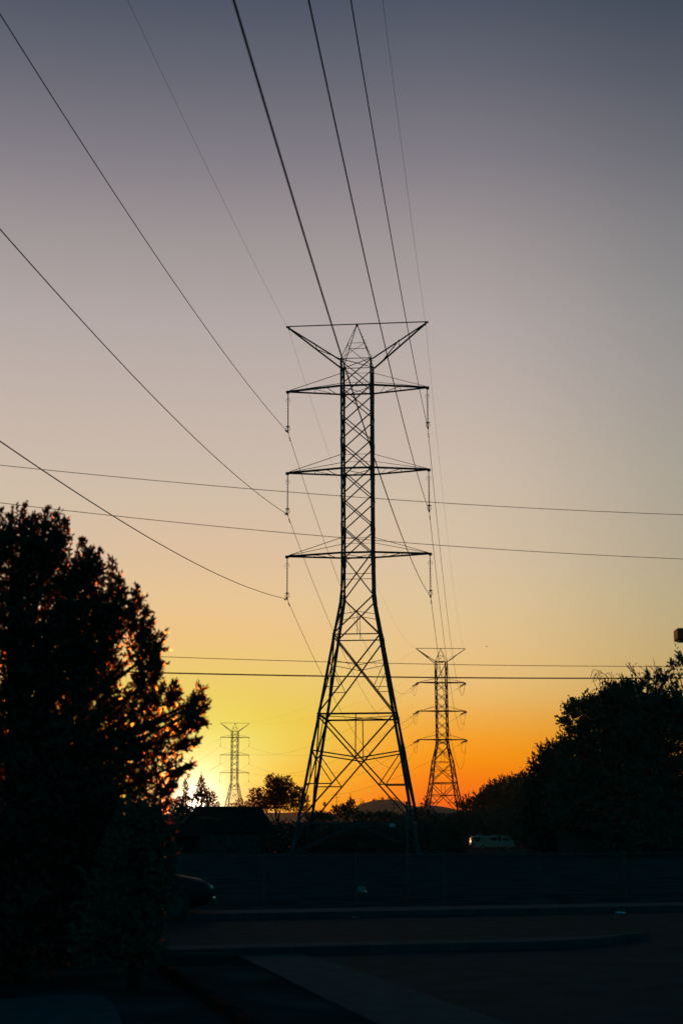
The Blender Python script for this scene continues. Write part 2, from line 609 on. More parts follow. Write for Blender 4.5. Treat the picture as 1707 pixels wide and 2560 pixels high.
def make_tower(name, loc, yaw, spec, label, strain=False, dirs=None, detail=True, group=GROUP_T):
    """lattice tower; local x along the crossarms, y along the line, z up"""
    root = empty(name, loc, label, 'tower', group, -yaw)
    st = M['steel']
    lv = spec['levels']                     # name -> (z, half width)
    order = ['F', 'D', 'C', 'B', 'A', 'w', 'a3', 'a2', 'a1', 'bt']
    zs = [lv[k][0] for k in order]
    ws = [lv[k][1] for k in order]

    def hw(z):
        return float(np.interp(z, zs, ws))

    def corner(sx, sy, z):
        w = hw(z)
        return V((sx * w, sy * w, z))
    k = spec.get('thick', 1.0)
    # legs, each with its splice plates, step bolts
    for sx in (-1, 1):
        for sy in (-1, 1):
            b = MB()
            for i in range(len(order) - 1):
                z0, z1 = zs[i], zs[i + 1]
                w = (.15 if i < 5 else .115) * k
                b.angle(corner(sx, sy, z0), corner(sx, sy, z1), w, V((-sx, 0, 0)), V((0, -sy, 0)))
            for zz in ([lv['w'][0], lv['A'][0], lv['B'][0] + .1, lv['C'][0] + .3, lv['a3'][0] - .3, lv['a2'][0] - .35, lv['a2'][0] + 1.7, lv['a1'][0] - .35, lv['a3'][0] + 1.6] if detail else []):
                p, q = corner(sx, sy, zz - .33), corner(sx, sy, zz + .33)
                o = V((sx * .012, sy * .012, 0))
                b.angle(p + o, q + o, .15 * k, V((-sx, 0, 0)), V((0, -sy, 0)))
            if sx == 1 and sy == -1 or sx == -1 and sy == 1:
                z = 3.0
                s = 1
                while detail and z < zs[-1]:
                    p = corner(sx, sy, z)
                    b.bar(p, p + V((sx * .15 if s > 0 else 0, 0 if s > 0 else sy * .15, 0)), .018)
                    z += .42
                    s = -s
            leg = b.build('leg', st, root)
            f = MB()
            p = corner(sx, sy, zs[0])
            f.tube([p + V((0, 0, -.6)), p + V((0, 0, .12))], .3, 12)
            f.build('footing', M['footing'], leg)
    # faces
    faces = [(lambda s, z: corner(s, -1, z), V((0, 1, 0))), (lambda s, z: corner(s, 1, z), V((0, -1, 0))),
             (lambda s, z: corner(-1, s, z), V((1, 0, 0))), (lambda s, z: corner(1, s, z), V((-1, 0, 0)))]
    for fi, (C, inn) in enumerate(faces):
        b = MB()
        io = inn * .03

        def mem(p, q, w, j=0):
            d = (q - p)
            a = d.cross(inn).normalized()
            b.angle(p + io * (1 + j), q + io * (1 + j), w * k, a, inn)

        def lerp(p, q, t):
            return p + (q - p) * t

        def xpanel(z0, z1, w):
            mem(C(-1, z0), C(1, z1), w)
            mem(C(1, z0), C(-1, z1), w, 1.3)
        zbt, za1, za2, za3, zw, zA, zB, zC, zD, zF = [lv[q][0] for q in ('bt', 'a1', 'a2', 'a3', 'w', 'A', 'B', 'C', 'D', 'F')]
        xpanel(za1, zbt, .05)
        for lo, hi in ((za2, za1), (za3, za2)):
            for i in range(3):
                xpanel(lo + (hi - lo) * i / 3, lo + (hi - lo) * (i + 1) / 3, .06)
        xpanel(zw, za3, .065)
        mid = (zw + za3) / 2
        mem(C(-1, mid), C(1, mid), .03, 2)
        # waist to A
        xpanel(zA, zw, .07)
        wA, wW = hw(zA), hw(zw)
        tX = wA / (wA + wW)
        X = lerp(C(-1, zA), C(1, zw), tX)
        zl = zA + (zw - zA) * tX - .22
        mem(C(-1, zl), X, .03, 2)
        mem(X, C(1, zl), .03, 2)
        mem(X, lerp(C(-1, zA), C(1, zA), .5), .03, 2)
        mem(C(-1, zA), C(1, zA), .06, 2)
        # A to B
        wB = hw(zB)
        mem(C(-1, zB), C(1, zA), .075)
        mem(C(1, zB), C(-1, zA), .075, 1.3)
        tX = wB / (wA + wB)
        X = lerp(C(-1, zB), C(1, zA), tX)
        zl = zB + (zA - zB) * tX + .35
        for s in (-1, 1):
            L0 = C(s, zl)
            dg = lerp(C(s, zB), X, .56)
            mem(L0, X, .035, 2)
            mem(L0, dg, .035, 2)
            mem(C(s, dg.z), dg, .035, 2)
        mem(C(-1, zB), C(1, zB), .095, 2)
        # B to D
        wD = hw(zD)
        mem(C(-1, zD), C(1, zB), .08)
        mem(C(1, zD), C(-1, zB), .08, 1.3)
        tX = wD / (wB + wD)
        X = lerp(C(-1, zD), C(1, zB), tX)
        mem(X, lerp(C(-1, zB), C(1, zB), .5), .05, 2)
        for s in (-1, 1):
            L0 = C(s, zC)
            dg = lerp(C(s, zD), X, .60)
            mem(L0, X, .07, 2)
            mem(L0, dg, .05, 2)
            mem(C(s, dg.z), dg, .06, 2)
        mem(C(-1, zD), C(1, zD), .10, 2)
        # D to feet: inverted V
        midb = lerp(C(-1, zD), C(1, zD), .5)
        for s in (-1, 1):
            ft = C(s, zF + .15)
            mem(midb, ft, .08)
            dg = lerp(midb, ft, .56)
            mem(C(s, zD), dg, .05, 2)
            mem(lerp(C(s, zD), dg, .2), C(s, (zD + zF) / 2 - .1), .05, 2)
        b.build('face_lattice', st, root)
    # plan bracing
    for q in ('B', 'D'):
        b = MB()
        z = lv[q][0]
        b.angle(corner(-1, -1, z - .08), corner(1, 1, z - .08), .04 * k)
        b.angle(corner(-1, 1, z - .13), corner(1, -1, z - .13), .04 * k)
        b.build('plan_bracing', st, root)
    # crossarms
    ah = spec['arm']
    for q, hz in (('a1', .78), ('a2', .86), ('a3', .92)):
        z = lv[q][0]
        w = hw(z)
        pb = MB()
        for sy in (-1, 1):
            pb.angle(V((-w, sy * w, z - .05)), V((w, sy * w, z - .05)), .1 * k, V((0, -sy, 0)), V((0, 0, 1)))
            pb.angle(V((-w, sy * (w - .05), z + hz)), V((w, sy * (w - .05), z + hz)), .025 * k)
        pb.angle(corner(-1, -1, z - .1), corner(1, 1, z - .1), .035 * k)
        pb.angle(corner(-1, 1, z - .14), corner(1, -1, z - .14), .035 * k)
        pb.build('arm_beam', st, root)
        for s in (-1, 1):
            b = MB()
            tip = V((s * ah, 0, z))
            P = {}
            for sy in (-1, 1):
                c0 = V((s * w, sy * w, z - .05))
                tp = tip + V((0, sy * .06, -.05))
                b.angle(c0, tp, .1 * k, V((0, -sy, 0)), V((0, 0, 1)))
                b.angle(V((s * w, sy * w, z + hz)), tip + V((-s * .1, sy * .05, .05)), .03 * k)
                P[sy] = (c0, tp)
            # ladder bracing between the two lower chords
            def on(sy, t):
                return P[sy][0] + (P[sy][1] - P[sy][0]) * t
            b.angle(on(-1, .50), on(1, .50), .03 * k)
            b.angle(on(-1, .50), on(1, .1), .03 * k)
            b.angle(on(1, .1), on(-1, .25), .03 * k)
            b.box(tip + V((s * .02, 0, -.03)), (.2, .2, .15))
            b.build('crossarm', st, root)
    # earth wire horns and top tie
    zb, wb = lv['bt']
    zt = lv['top'][0]
    eh = spec['horn']
    for s in (-1, 1):
        b = MB()
        tip = V((s * eh, 0, zt))
        P = {}
        for sy in (-1, 1):
            c0 = V((s * wb, sy * wb, zb))
            b.angle(c0, tip + V((0, sy * .05, -.02)), .085 * k, V((0, -sy, 0)), V((s * .5, 0, -.8)).normalized())
            P[sy] = (c0, tip + V((0, sy * .05, -.02)))
        b.angle(P[-1][0] + (P[-1][1] - P[-1][0]) * .5, P[1][0] + (P[1][1] - P[1][0]) * .48, .035 * k)
        b.angle(P[-1][0] + (P[-1][1] - P[-1][0]) * (.5 if s > 0 else .0), P[1][0] + (P[1][1] - P[1][0]) * (.18 if s > 0 else .45), .045 * k)
        b.box(tip + V((s * .05, 0, .0)), (.24, .12, .1))
        b.bar(tip + V((0, 0, -.02)), tip + V((0, 0, -.22)), .05)
        b.build('earth_wire_horn', st, root)
    b = MB()
    b.angle(V((-eh, 0, zt)), V((eh, 0, zt)), .065 * k)
    b.build('top_tie', st, root)
    # peak
    b = MB()
    pk = V((0, 0, zt - .04))
    fr = .46
    for sx in (-1, 1):
        for sy in (-1, 1):
            b.angle(V((sx * wb, sy * wb, zb)), pk + V((sx * .04, sy * .04, 0)), .04 * k, V((-sx, 0, 0)), V((0, -sy, 0)))

    def pc(sx, sy):
        return V((sx * wb, sy * wb, zb)).lerp(pk, fr)
    for a_, c_ in (((-1, -1), (1, -1)), ((1, -1), (1, 1)), ((1, 1), (-1, 1)), ((-1, 1), (-1, -1))):
        b.angle(pc(*a_), pc(*c_), .028 * k)
        b.angle(V((a_[0] * wb, a_[1] * wb, zb)), pc(*c_), .025 * k)
    for sx, sy in ((1, -1), (-1, 1)):
        for i in range(8):
            p = V((sx * wb, sy * wb, zb)).lerp(pk, .1 + i * .11)
            b.bar(p, p + V((sx * .13, 0, 0)), .016)
    for sy in (-1, 1):
        b.angle(V((-wb, sy * wb, zb)), V((wb, sy * wb, zb)), .045 * k)
    b.angle(V((-wb, -wb, zb)), V((wb, wb, zb)), .05 * k)
    b.angle(V((-wb, wb, zb)), V((wb, -wb, zb)), .05 * k)
    b.box(pk + V((0, 0, 0)), (.16, .16, .14))
    b.build('peak', st, root)

    # insulators
    def shed_rod(bm, p, d, length, r0=.022, r1=.058, n=20):
        pts, rs = [], []
        for i in range(n):
            t0 = i / n * length
            h = length / n
            rr = r1 if i % 2 == 0 else r1 * .78
            for tt, q in ((0, r0), (.45 * h, r0), (.5 * h, rr), (.62 * h, rr), (.95 * h, r0)):
                pts.append(p + d * (t0 + tt))
                rs.append(q)
        bm.tube(pts, rs, 8)
    for q in ('a1', 'a2', 'a3'):
        z = lv[q][0]
        for s in (-1, 1):
            tip = V((s * ah, 0, z - .1))
            if not strain:
                dn = V((0, 0, -1))
                b = MB()
                b.bar(tip, tip + dn * .18, .05)
                b.bar(tip + dn * .16, tip + dn * .42, .075, .05)
                shed_rod(b, tip + dn * .40, dn, 1.9)
                b.bar(tip + dn * 2.28, tip + dn * 2.42, .05)
                ins = b.build('insulator_string', M['rod'], root, True)
                h = MB()
                for a_ in (-1, 1):
                    h.tube([tip + dn * .34, tip + V((a_ * .09, .0, -.36)), tip + V((a_ * .13, 0, -.46)), tip + V((a_ * .12, 0, -.6))], .011, 5)
                h.build('arcing_horn', st, ins)
                h = MB()
                h.torus(tip + dn * 2.24, .13, .016, V((1, 0, 0)), V((0, 1, 0)))
                h.bar(tip + dn * 2.24 + V((-.13, 0, 0)), tip + dn * 2.24 + V((.13, 0, 0)), .02)
                h.build('arcing_ring', st, ins)
                h = MB()
                h.torus(tip + dn * 2.42, .14, .016, V((1, .3, 0)).normalized(), V((0, .5, .85)).normalized())
                h.build('corona_ring', st, ins)
                h = MB()
                h.bar(tip + dn * 2.38, tip + dn * 2.56, .06)
                h.tube([tip + V((0, -.28, -2.55)), tip + V((0, -.12, -2.6)), tip + V((0, .12, -2.6)), tip + V((0, .28, -2.57))], [.03, .055, .055, .03], 8)
                h.build('clamp', st, ins)
            else:
                for d in dirs:
                    a = V((-d.y, d.x, 0)).normalized()
                    e = tip + d * spec['string']
                    b = MB()
                    for o in (-.16, .16):
                        shed_rod(b, tip + d * .35 + a * o, d, spec['string'] - .7, .03, .075)
                    b.bar(tip, tip + d * .3, .06)
                    b.bar(tip + d * .3 - a * .22, tip + d * .3 + a * .22, .08, .03)
                    b.bar(e - d * .3 - a * .22, e - d * .3 + a * .22, .08, .03)
                    b.bar(e - d * .3, e + d * .35, .06)
                    ins = b.build('insulator_string', M['rod'], root, True)
                    h = MB()
                    h.torus(e - d * .32, .26, .022, a, V((0, 0, 1)), 14)
                    h.build('corona_ring', st, ins)
                    h = MB()
                    h.torus(tip + d * .34, .22, .02, a, V((0, 0, 1)), 14)
                    h.build('arcing_ring', st, ins)
                # jumper
                e0 = tip + dirs[0] * (spec['string'] + .3)
                e1 = tip + dirs[1] * (spec['string'] + .3)
                b = MB()
                pts = []
                for i in range(25):
                    t = i / 24
                    p = e0.lerp(e1, t)
                    u = 2 * t - 1
                    p = p + V((0, 0, -1.9 * (1 - abs(u) ** 2.6)))
                    pts.append(p)
                b.tube(pts, .022, 6)
                b.build('jumper_cable', M['cable'], root, True)
    if spec.get('plate'):
        b = MB()
        w = hw(lv['D'][0])
        b.box(V((w * .63, -w - .03, lv['D'][0] - .08)), (.3, .02, .2))
        b.build('warning_plate', M['plate'], root)
    if spec.get('lamp'):
        b = MB()
        b.tube([V((-.1, -wb - .05, zb - .3)), V((-.1, -wb - .05, zb - .25)), V((-.1, -wb - .05, zb - .05)), V((-.1, -wb - .05, zb))], [.06, .2, .2, .08], 10)
        b.build('aviation_light', M['rod'], root)
    return root


# levels fitted to the photograph: metres above the foot of the tower, half width
S1 = dict(levels={'top': (33.52, 0), 'bt': (30.88, 1.02), 'a1': (29.12, 1.01), 'a2': (23.71, 1.0), 'a3': (18.30, .995), 'w': (15.60, 1.035),
                  'A': (13.13, 1.47), 'B': (8.23, 2.31), 'C': (6.09, 2.70), 'D': (1.83, 3.43), 'F': (.05, 3.78)}, arm=4.485, horn=4.46, plate=True, thick=1.1)
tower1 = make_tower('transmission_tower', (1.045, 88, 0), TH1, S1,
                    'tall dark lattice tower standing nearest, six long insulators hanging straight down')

Y2 = 272.0
base2 = -2.7
c2 = at(980 + 547 / 4.523, 1621.7, Y2)


def z2(y):
    return at(1100, y, Y2).z - base2


S2 = dict(levels={'top': (z2(1621.7), 0), 'bt': (z2(1655), 1.1), 'a1': (z2(1707), 1.09), 'a2': (z2(1778.2), 1.08), 'a3': (z2(1849.6), 1.1), 'w': (z2(1864), 1.16),
                  'A': (z2(1905.6), 1.88), 'B': (z2(1958), 2.4), 'C': (z2(1987), 2.75), 'D': (z2(2035), 3.4), 'F': (.05, 3.75)}, arm=4.55, horn=4.6, string=2.5, lamp=True, thick=1.6)
TH2 = R(-5)
Y3 = 442.0
base3 = -2.7
c3 = at(588, 1808, Y3)
TH3 = R(-17)
# directions of the strain strings in the frame of tower two
def local_dir(az, yaw, drop):
    rel = az - yaw                          # local y points along the yaw azimuth
    v = V((math.sin(rel), math.cos(rel), -drop))
    return v.normalized()


az21 = math.atan2(1.045 - c2.x, 88 - Y2)
az23 = math.atan2(c3.x - c2.x, Y3 - Y2)
D2 = [local_dir(az21, TH2, .16), local_dir(az23, TH2, .16)]
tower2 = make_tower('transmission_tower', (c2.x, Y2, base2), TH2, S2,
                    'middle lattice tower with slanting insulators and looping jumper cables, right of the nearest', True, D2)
S3 = {k_: (dict(v) if isinstance(v, dict) else v) for k_, v in S1.items()}
z3 = lambda y: at(588, y, Y3).z - base3
S3['levels'] = {'top': (z3(1808), 0), 'bt': (z3(1828.5), 1.03), 'a1': (z3(1843.6), 1.02), 'a2': (z3(1887.7), 1.02), 'a3': (z3(1932), 1.02), 'w': (z3(1956), 1.06),
                'A': (z3(1974.5), 1.5), 'B': (z3(2010), 2.3), 'C': (z3(2026), 2.7), 'D': (2.4, 3.5), 'F': (.05, 3.85)}
S3['plate'] = False
S3['thick'] = 1.35
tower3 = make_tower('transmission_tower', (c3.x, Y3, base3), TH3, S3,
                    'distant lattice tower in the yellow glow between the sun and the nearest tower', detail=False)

# three far small towers near the horizon
FAR = [(841.3, 1983.5, 1500, 'faint tiny pylon on the orange horizon just right of the palm', 1.9, .055),
       (876.3, 1984.0, 1700, 'faint tiny pylon rising behind the round dark tree left of the hill', 1.6, .05),
       (902.5, 1995.5, 2100, 'faintest tiny pylon, standing on the left slope of the hill', 2.4, .05)]


def far_tower(px, py, Y, label, w, t):
    top = at(px, py, Y)
    base = -2.7
    H = top.z - base
    root = empty('pylon', (top.x, Y, base), label, 'pylon', 'tiny pylons on the horizon')
    b = MB()
    for sx in (-1, 1):
        for sy in (-1, 1):
            b.angle(V((sx * w * 1.5, sy * w * 1.5, 0)), V((sx * w * .35, sy * w * .35, H * .55)), t * 3.2)
            b.angle(V((sx * w * .35, sy * w * .35, H * .55)), V((sx * w * .22, sy * w * .22, H)), t * 3.2)
    b.build('leg', M['steel'], root)
    b = MB()
    for i in range(9):
        z0, z1 = H * (.08 + .1 * i), H * (.18 + .1 * i)
        q = lambda z: float(np.interp(z, [0, H * .55, H], [1.5 * w, .35 * w, .22 * w]))
        for sy in (-1, 1):
            b.angle(V((-q(z0), sy * q(z0), z0)), V((q(z1), sy * q(z1), z1)), t * 1.6)
            b.angle(V((q(z0), sy * q(z0), z0)), V((-q(z1), sy * q(z1), z1)), t * 1.6)
    b.build('lattice', M['steel'], root)
    for f, l in ((.98, 1.7), (.86, 2.4), (.74, 2.2)):
        b = MB()
        b.angle(V((-l * w / 1.0, 0, H * f)), V((l * w / 1.0, 0, H * f)), t * 3.5)
        b.build('crossarm', M['steel'], root)
    return root


for a_ in FAR:
    far_tower(*a_)

# ------------------------------------------------------------------ power cables
def tower_pt(tw, p):
    yaw = tw.rotation_euler.z
    c_, s_ = math.cos(yaw), math.sin(yaw)
    return tw.location + V((p[0] * c_ - p[1] * s_, p[0] * s_ + p[1] * c_, p[2]))


def parab(p, q, curv, n=70):
    """points of a hanging wire from p to q; curv = half the second derivative of its height"""
    L = (V((q.x, q.y, 0)) - V((p.x, p.y, 0))).length
    pts = []
    for i in range(n + 1):
        t = i / n
        x = p.lerp(q, t)
        x.z -= curv * L * L * t * (1 - t)
        pts.append(x)
    return pts


def cable(pts, r, label, group, dampers=(), name='power_cable', m=None):
    b = MB()
    b.tube(pts, r, 6)
    o = b.build(name, m or M['cable'], None, True, label=label, cat='cable', group=group)
    for (s, ln) in dampers:
        # vibration damper: two weights under the wire
        acc = 0
        seq = pts if s == 0 else list(reversed(pts))
        for i in range(len(seq) - 1):
            d = (seq[i + 1] - seq[i]).length
            if acc + d > ln:
                p = seq[i].lerp(seq[i + 1], (ln - acc) / d)
                dd = (seq[i + 1] - seq[i]).normalized()
                h = MB()
                c0 = p + V((0, 0, -.08))
                h.tube([c0 - dd * .26, c0 - dd * .24, c0 - dd * .12, c0 - dd * .1], [.015, .042, .035, .015], 6)
                h.tube([c0 + dd * .1, c0 + dd * .12, c0 + dd * .24, c0 + dd * .26], [.015, .035, .042, .015], 6)
                h.tube([c0 - dd * .12, c0 + dd * .12], .014, 5)
                h.bar(p, c0, .04)
                h.build('vibration_damper', M['rod'], o, True)
                break
            acc += d
    return o


G_OVER = 'cables running from the nearest tower over the camera'
G_12 = 'cables between the nearest tower and the middle tower'
G_23 = 'cables between the middle tower and the distant tower'
G_34 = 'cables leaving the distant tower to the left'
n1 = V((math.sin(TH1), math.cos(TH1), 0))
names = {('a1', -1): ('top left', 'upper left'), ('a2', -1): ('middle left', 'middle left'), ('a3', -1): ('bottom left', 'lower left'),
         ('a1', 1): ('top right', 'upper right'), ('a2', 1): ('middle right', 'middle right'), ('a3', 1): ('bottom right', 'lower right')}
coef = {('a1', -1): (.000867, .1241, 26.43), ('a2', -1): (.000895, .1280, 21.01), ('a3', -1): (.000861, .1250, 15.59),
        ('a1', 1): (.000842, .1263, 26.47), ('a2', 1): (.000874, .1265, 21.06), ('a3', 1): (.000838, .1140, 15.59)}
over_lab = {('a1', -1): 'black cable from the top left insulator curving up to the upper left edge',
            ('a2', -1): 'black cable from the middle left insulator reaching the left edge high over the tree',
            ('a3', -1): 'black cable from the bottom left insulator reaching the left edge just above the tree',
            ('a1', 1): 'rightmost of the three thick cables at the top edge, from the top right insulator',
            ('a2', 1): 'middle of the three thick cables at the top edge, from the middle right insulator',
            ('a3', 1): 'thickest black cable, crossing the tower up to the top edge from the bottom right insulator'}
for q in ('a1', 'a2', 'a3'):
    for s in (-1, 1):
        zc = S1['levels'][q][0] - .1 - 2.6
        p1 = tower_pt(tower1, (s * S1['arm'], 0, zc))
        a_, b_, _ = coef[(q, s)]
        pts = []
        for i in range(0, 91):
            T = -150 * (i / 90) ** 1.15
            pts.append(V((p1.x, p1.y, 0)) + n1 * T + V((0, 0, p1.z + b_ * T + a_ * T * T)))
        cable(pts, .0165, over_lab[(q, s)], G_OVER, [(0, .95)])
        z2t = S2['levels'][q][0] - .1
        e = tower_pt(tower2, V((s * S2['arm'], 0, z2t)) + D2[0] * (S2['string'] + .3))
        lab = names[(q, s)]
        cable(parab(p1, e, .00090, 90), .0155, 'cable from %s insulator of nearest tower to %s arm of middle tower' % lab, G_12, [(0, .95), (1, 1.2)])
        e2 = tower_pt(tower2, V((s * S2['arm'], 0, z2t)) + D2[1] * (S2['string'] + .3))
        p3 = tower_pt(tower3, (s * S3['arm'], 0, S3['levels'][q][0] - 2.7))
        cable(parab(e2, p3, .00090, 60), .0155, 'fine cable from %s arm of middle tower to %s arm of distant tower' % (lab[1], lab[1]), G_23, [(0, 1.2)])
        q4 = p3 + V((math.sin(R(-22)), math.cos(R(-22)), 0)) * 200
        cable(parab(p3, q4, .0009, 50), .0155, 'faint cable from %s arm of distant tower vanishing left behind the leafy tree' % lab[1], G_34)
for s, side in ((-1, 'left'), (1, 'right')):
    p1 = tower_pt(tower1, (s * S1['horn'], 0, S1['levels']['top'][0] - .2))
    pts = []
    for i in range(0, 91):
        T = -150 * (i / 90) ** 1.15
        pts.append(V((p1.x, p1.y, 0)) + n1 * T + V((0, 0, p1.z + .0915 * T + .000515 * T * T)))
    cable(pts, .0062, 'hair thin earth wire from %s tip of nearest tower up to the top edge' % side, G_OVER, name='earth_wire')
    e = tower_pt(tower2, (s * S2['horn'], 0, S2['levels']['top'][0] - .1))
    cable(parab(p1, e, .00052, 70), .0062, 'hair thin earth wire from %s tip of nearest tower to %s tip of middle tower' % (side, side), G_12, name='earth_wire')
    p3 = tower_pt(tower3, (s * S3['horn'], 0, S3['levels']['top'][0] - .1))
    cable(parab(e, p3, .00052, 60), .0062, 'hair thin earth wire from %s tip of middle tower to %s tip of distant tower' % (side, side), G_23, name='earth_wire')
    q4 = p3 + V((math.sin(R(-22)), math.cos(R(-22)), 0)) * 200
    cable(parab(p3, q4, .0006, 50), .0062, 'hair thin earth wire from %s tip of distant tower towards the sun' % side, G_34, name='earth_wire')

# street wires crossing the view in front of the tower
def street_wire(a, mid, c, r, label, group):
    Yc = 38.0
    slope = .30
    def on(px, py):
        d = ray(px, py)
        # vertical plane y = Yc + slope*x
        t = Yc / (d.y - slope * d.x)
        return V((0, 0, EYE)) + d * t
    P = [on(*a), on(*mid), on(*c)]
    xs_ = [p.x for p in P]
    zz = np.polyfit(xs_, [p.z for p in P], 2)
    pts = [V((x, Yc + slope * x, float(np.polyval(zz, x)))) for x in np.linspace(-24, 26, 60)]
    cable(pts, r, label, group, name='street_wire')


G_S = 'street wires crossing the picture from side to side'
street_wire((0, 1162.7), (853, 1240), (1707, 1286.8), .0085, 'highest thin brown street wire, passing between the middle and bottom crossarms', G_S)
street_wire((0, 1257), (853, 1344), (1707, 1397.5), .0085, 'second thin street wire from above, passing just above the bottom crossarms', G_S)
street_wire((315, 1638.5), (893, 1656.5), (1680, 1666), .0085, 'thin street wire just above the heavy lowest one, ending behind the right hand leaves', G_S)
street_wire((310, 1679.8), (893, 1691.5), (1600, 1695.5), .019, 'heaviest and lowest street wire, touching the tops of the right hand trees', G_S)


# ------------------------------------------------------------------ trees
def leaf_mesh(name, B, D, Lf, Wf, m, parent, rng):
    """one quad per leaf: bases B, unit directions D, lengths Lf, widths Wf"""
    n = len(B)
    rnd = rng.normal(size=(n, 3))
    side = np.cross(D, rnd)
    side /= np.linalg.norm(side, axis=1, keepdims=True) + 1e-9
    nor = np.cross(side, D)
    mid = B + D * (Lf * .45)[:, None] + nor * (Lf * .10)[:, None]
    v = np.empty((n, 4, 3))
    v[:, 0] = B
    v[:, 1] = mid + side * (Wf * .5)[:, None]
    v[:, 2] = B + D * Lf[:, None]
    v[:, 3] = mid - side * (Wf * .5)[:, None]
    me = bpy.data.meshes.new(name)
    me.vertices.add(n * 4)
    me.vertices.foreach_set('co', v.reshape(-1).astype(np.float32))
    me.loops.add(n * 4)
    me.loops.foreach_set('vertex_index', np.arange(n * 4, dtype=np.int32))
    me.polygons.add(n)
    me.polygons.foreach_set('loop_start', np.arange(0, n * 4, 4, dtype=np.int32))
    me.polygons.foreach_set('loop_total', np.full(n, 4, dtype=np.int32))
    me.materials.append(m)
    me.update(calc_edges=True)
    me.validate()
    return link(bpy.data.objects.new(name, me), parent)


def sprays(rng, base, dirs, length, k, leaf, width, spread=.9):
    """leaves set alternately along short twigs"""
    n = len(base)
    t = np.linspace(.05, 1, k)[None, :].repeat(n, 0) + rng.uniform(-.04, .04, (n, k))
    L = (length * rng.uniform(.6, 1.3, n))[:, None]
    curve = rng.normal(size=(n, 3)) * .18
    pts = base[:, None, :] + (dirs[:, None, :] + curve[:, None, :] * t[..., None]) * (t * L)[..., None]
    dv = dirs[:, None, :] + rng.normal(size=(n, k, 3)) * spread * .62
    dv /= np.linalg.norm(dv, axis=2, keepdims=True) + 1e-9
    lf = leaf * rng.uniform(.6, 1.25, (n, k))
    wf = width * rng.uniform(.7, 1.2, (n, k))
    return pts.reshape(-1, 3), dv.reshape(-1, 3), lf.reshape(-1), wf.reshape(-1)


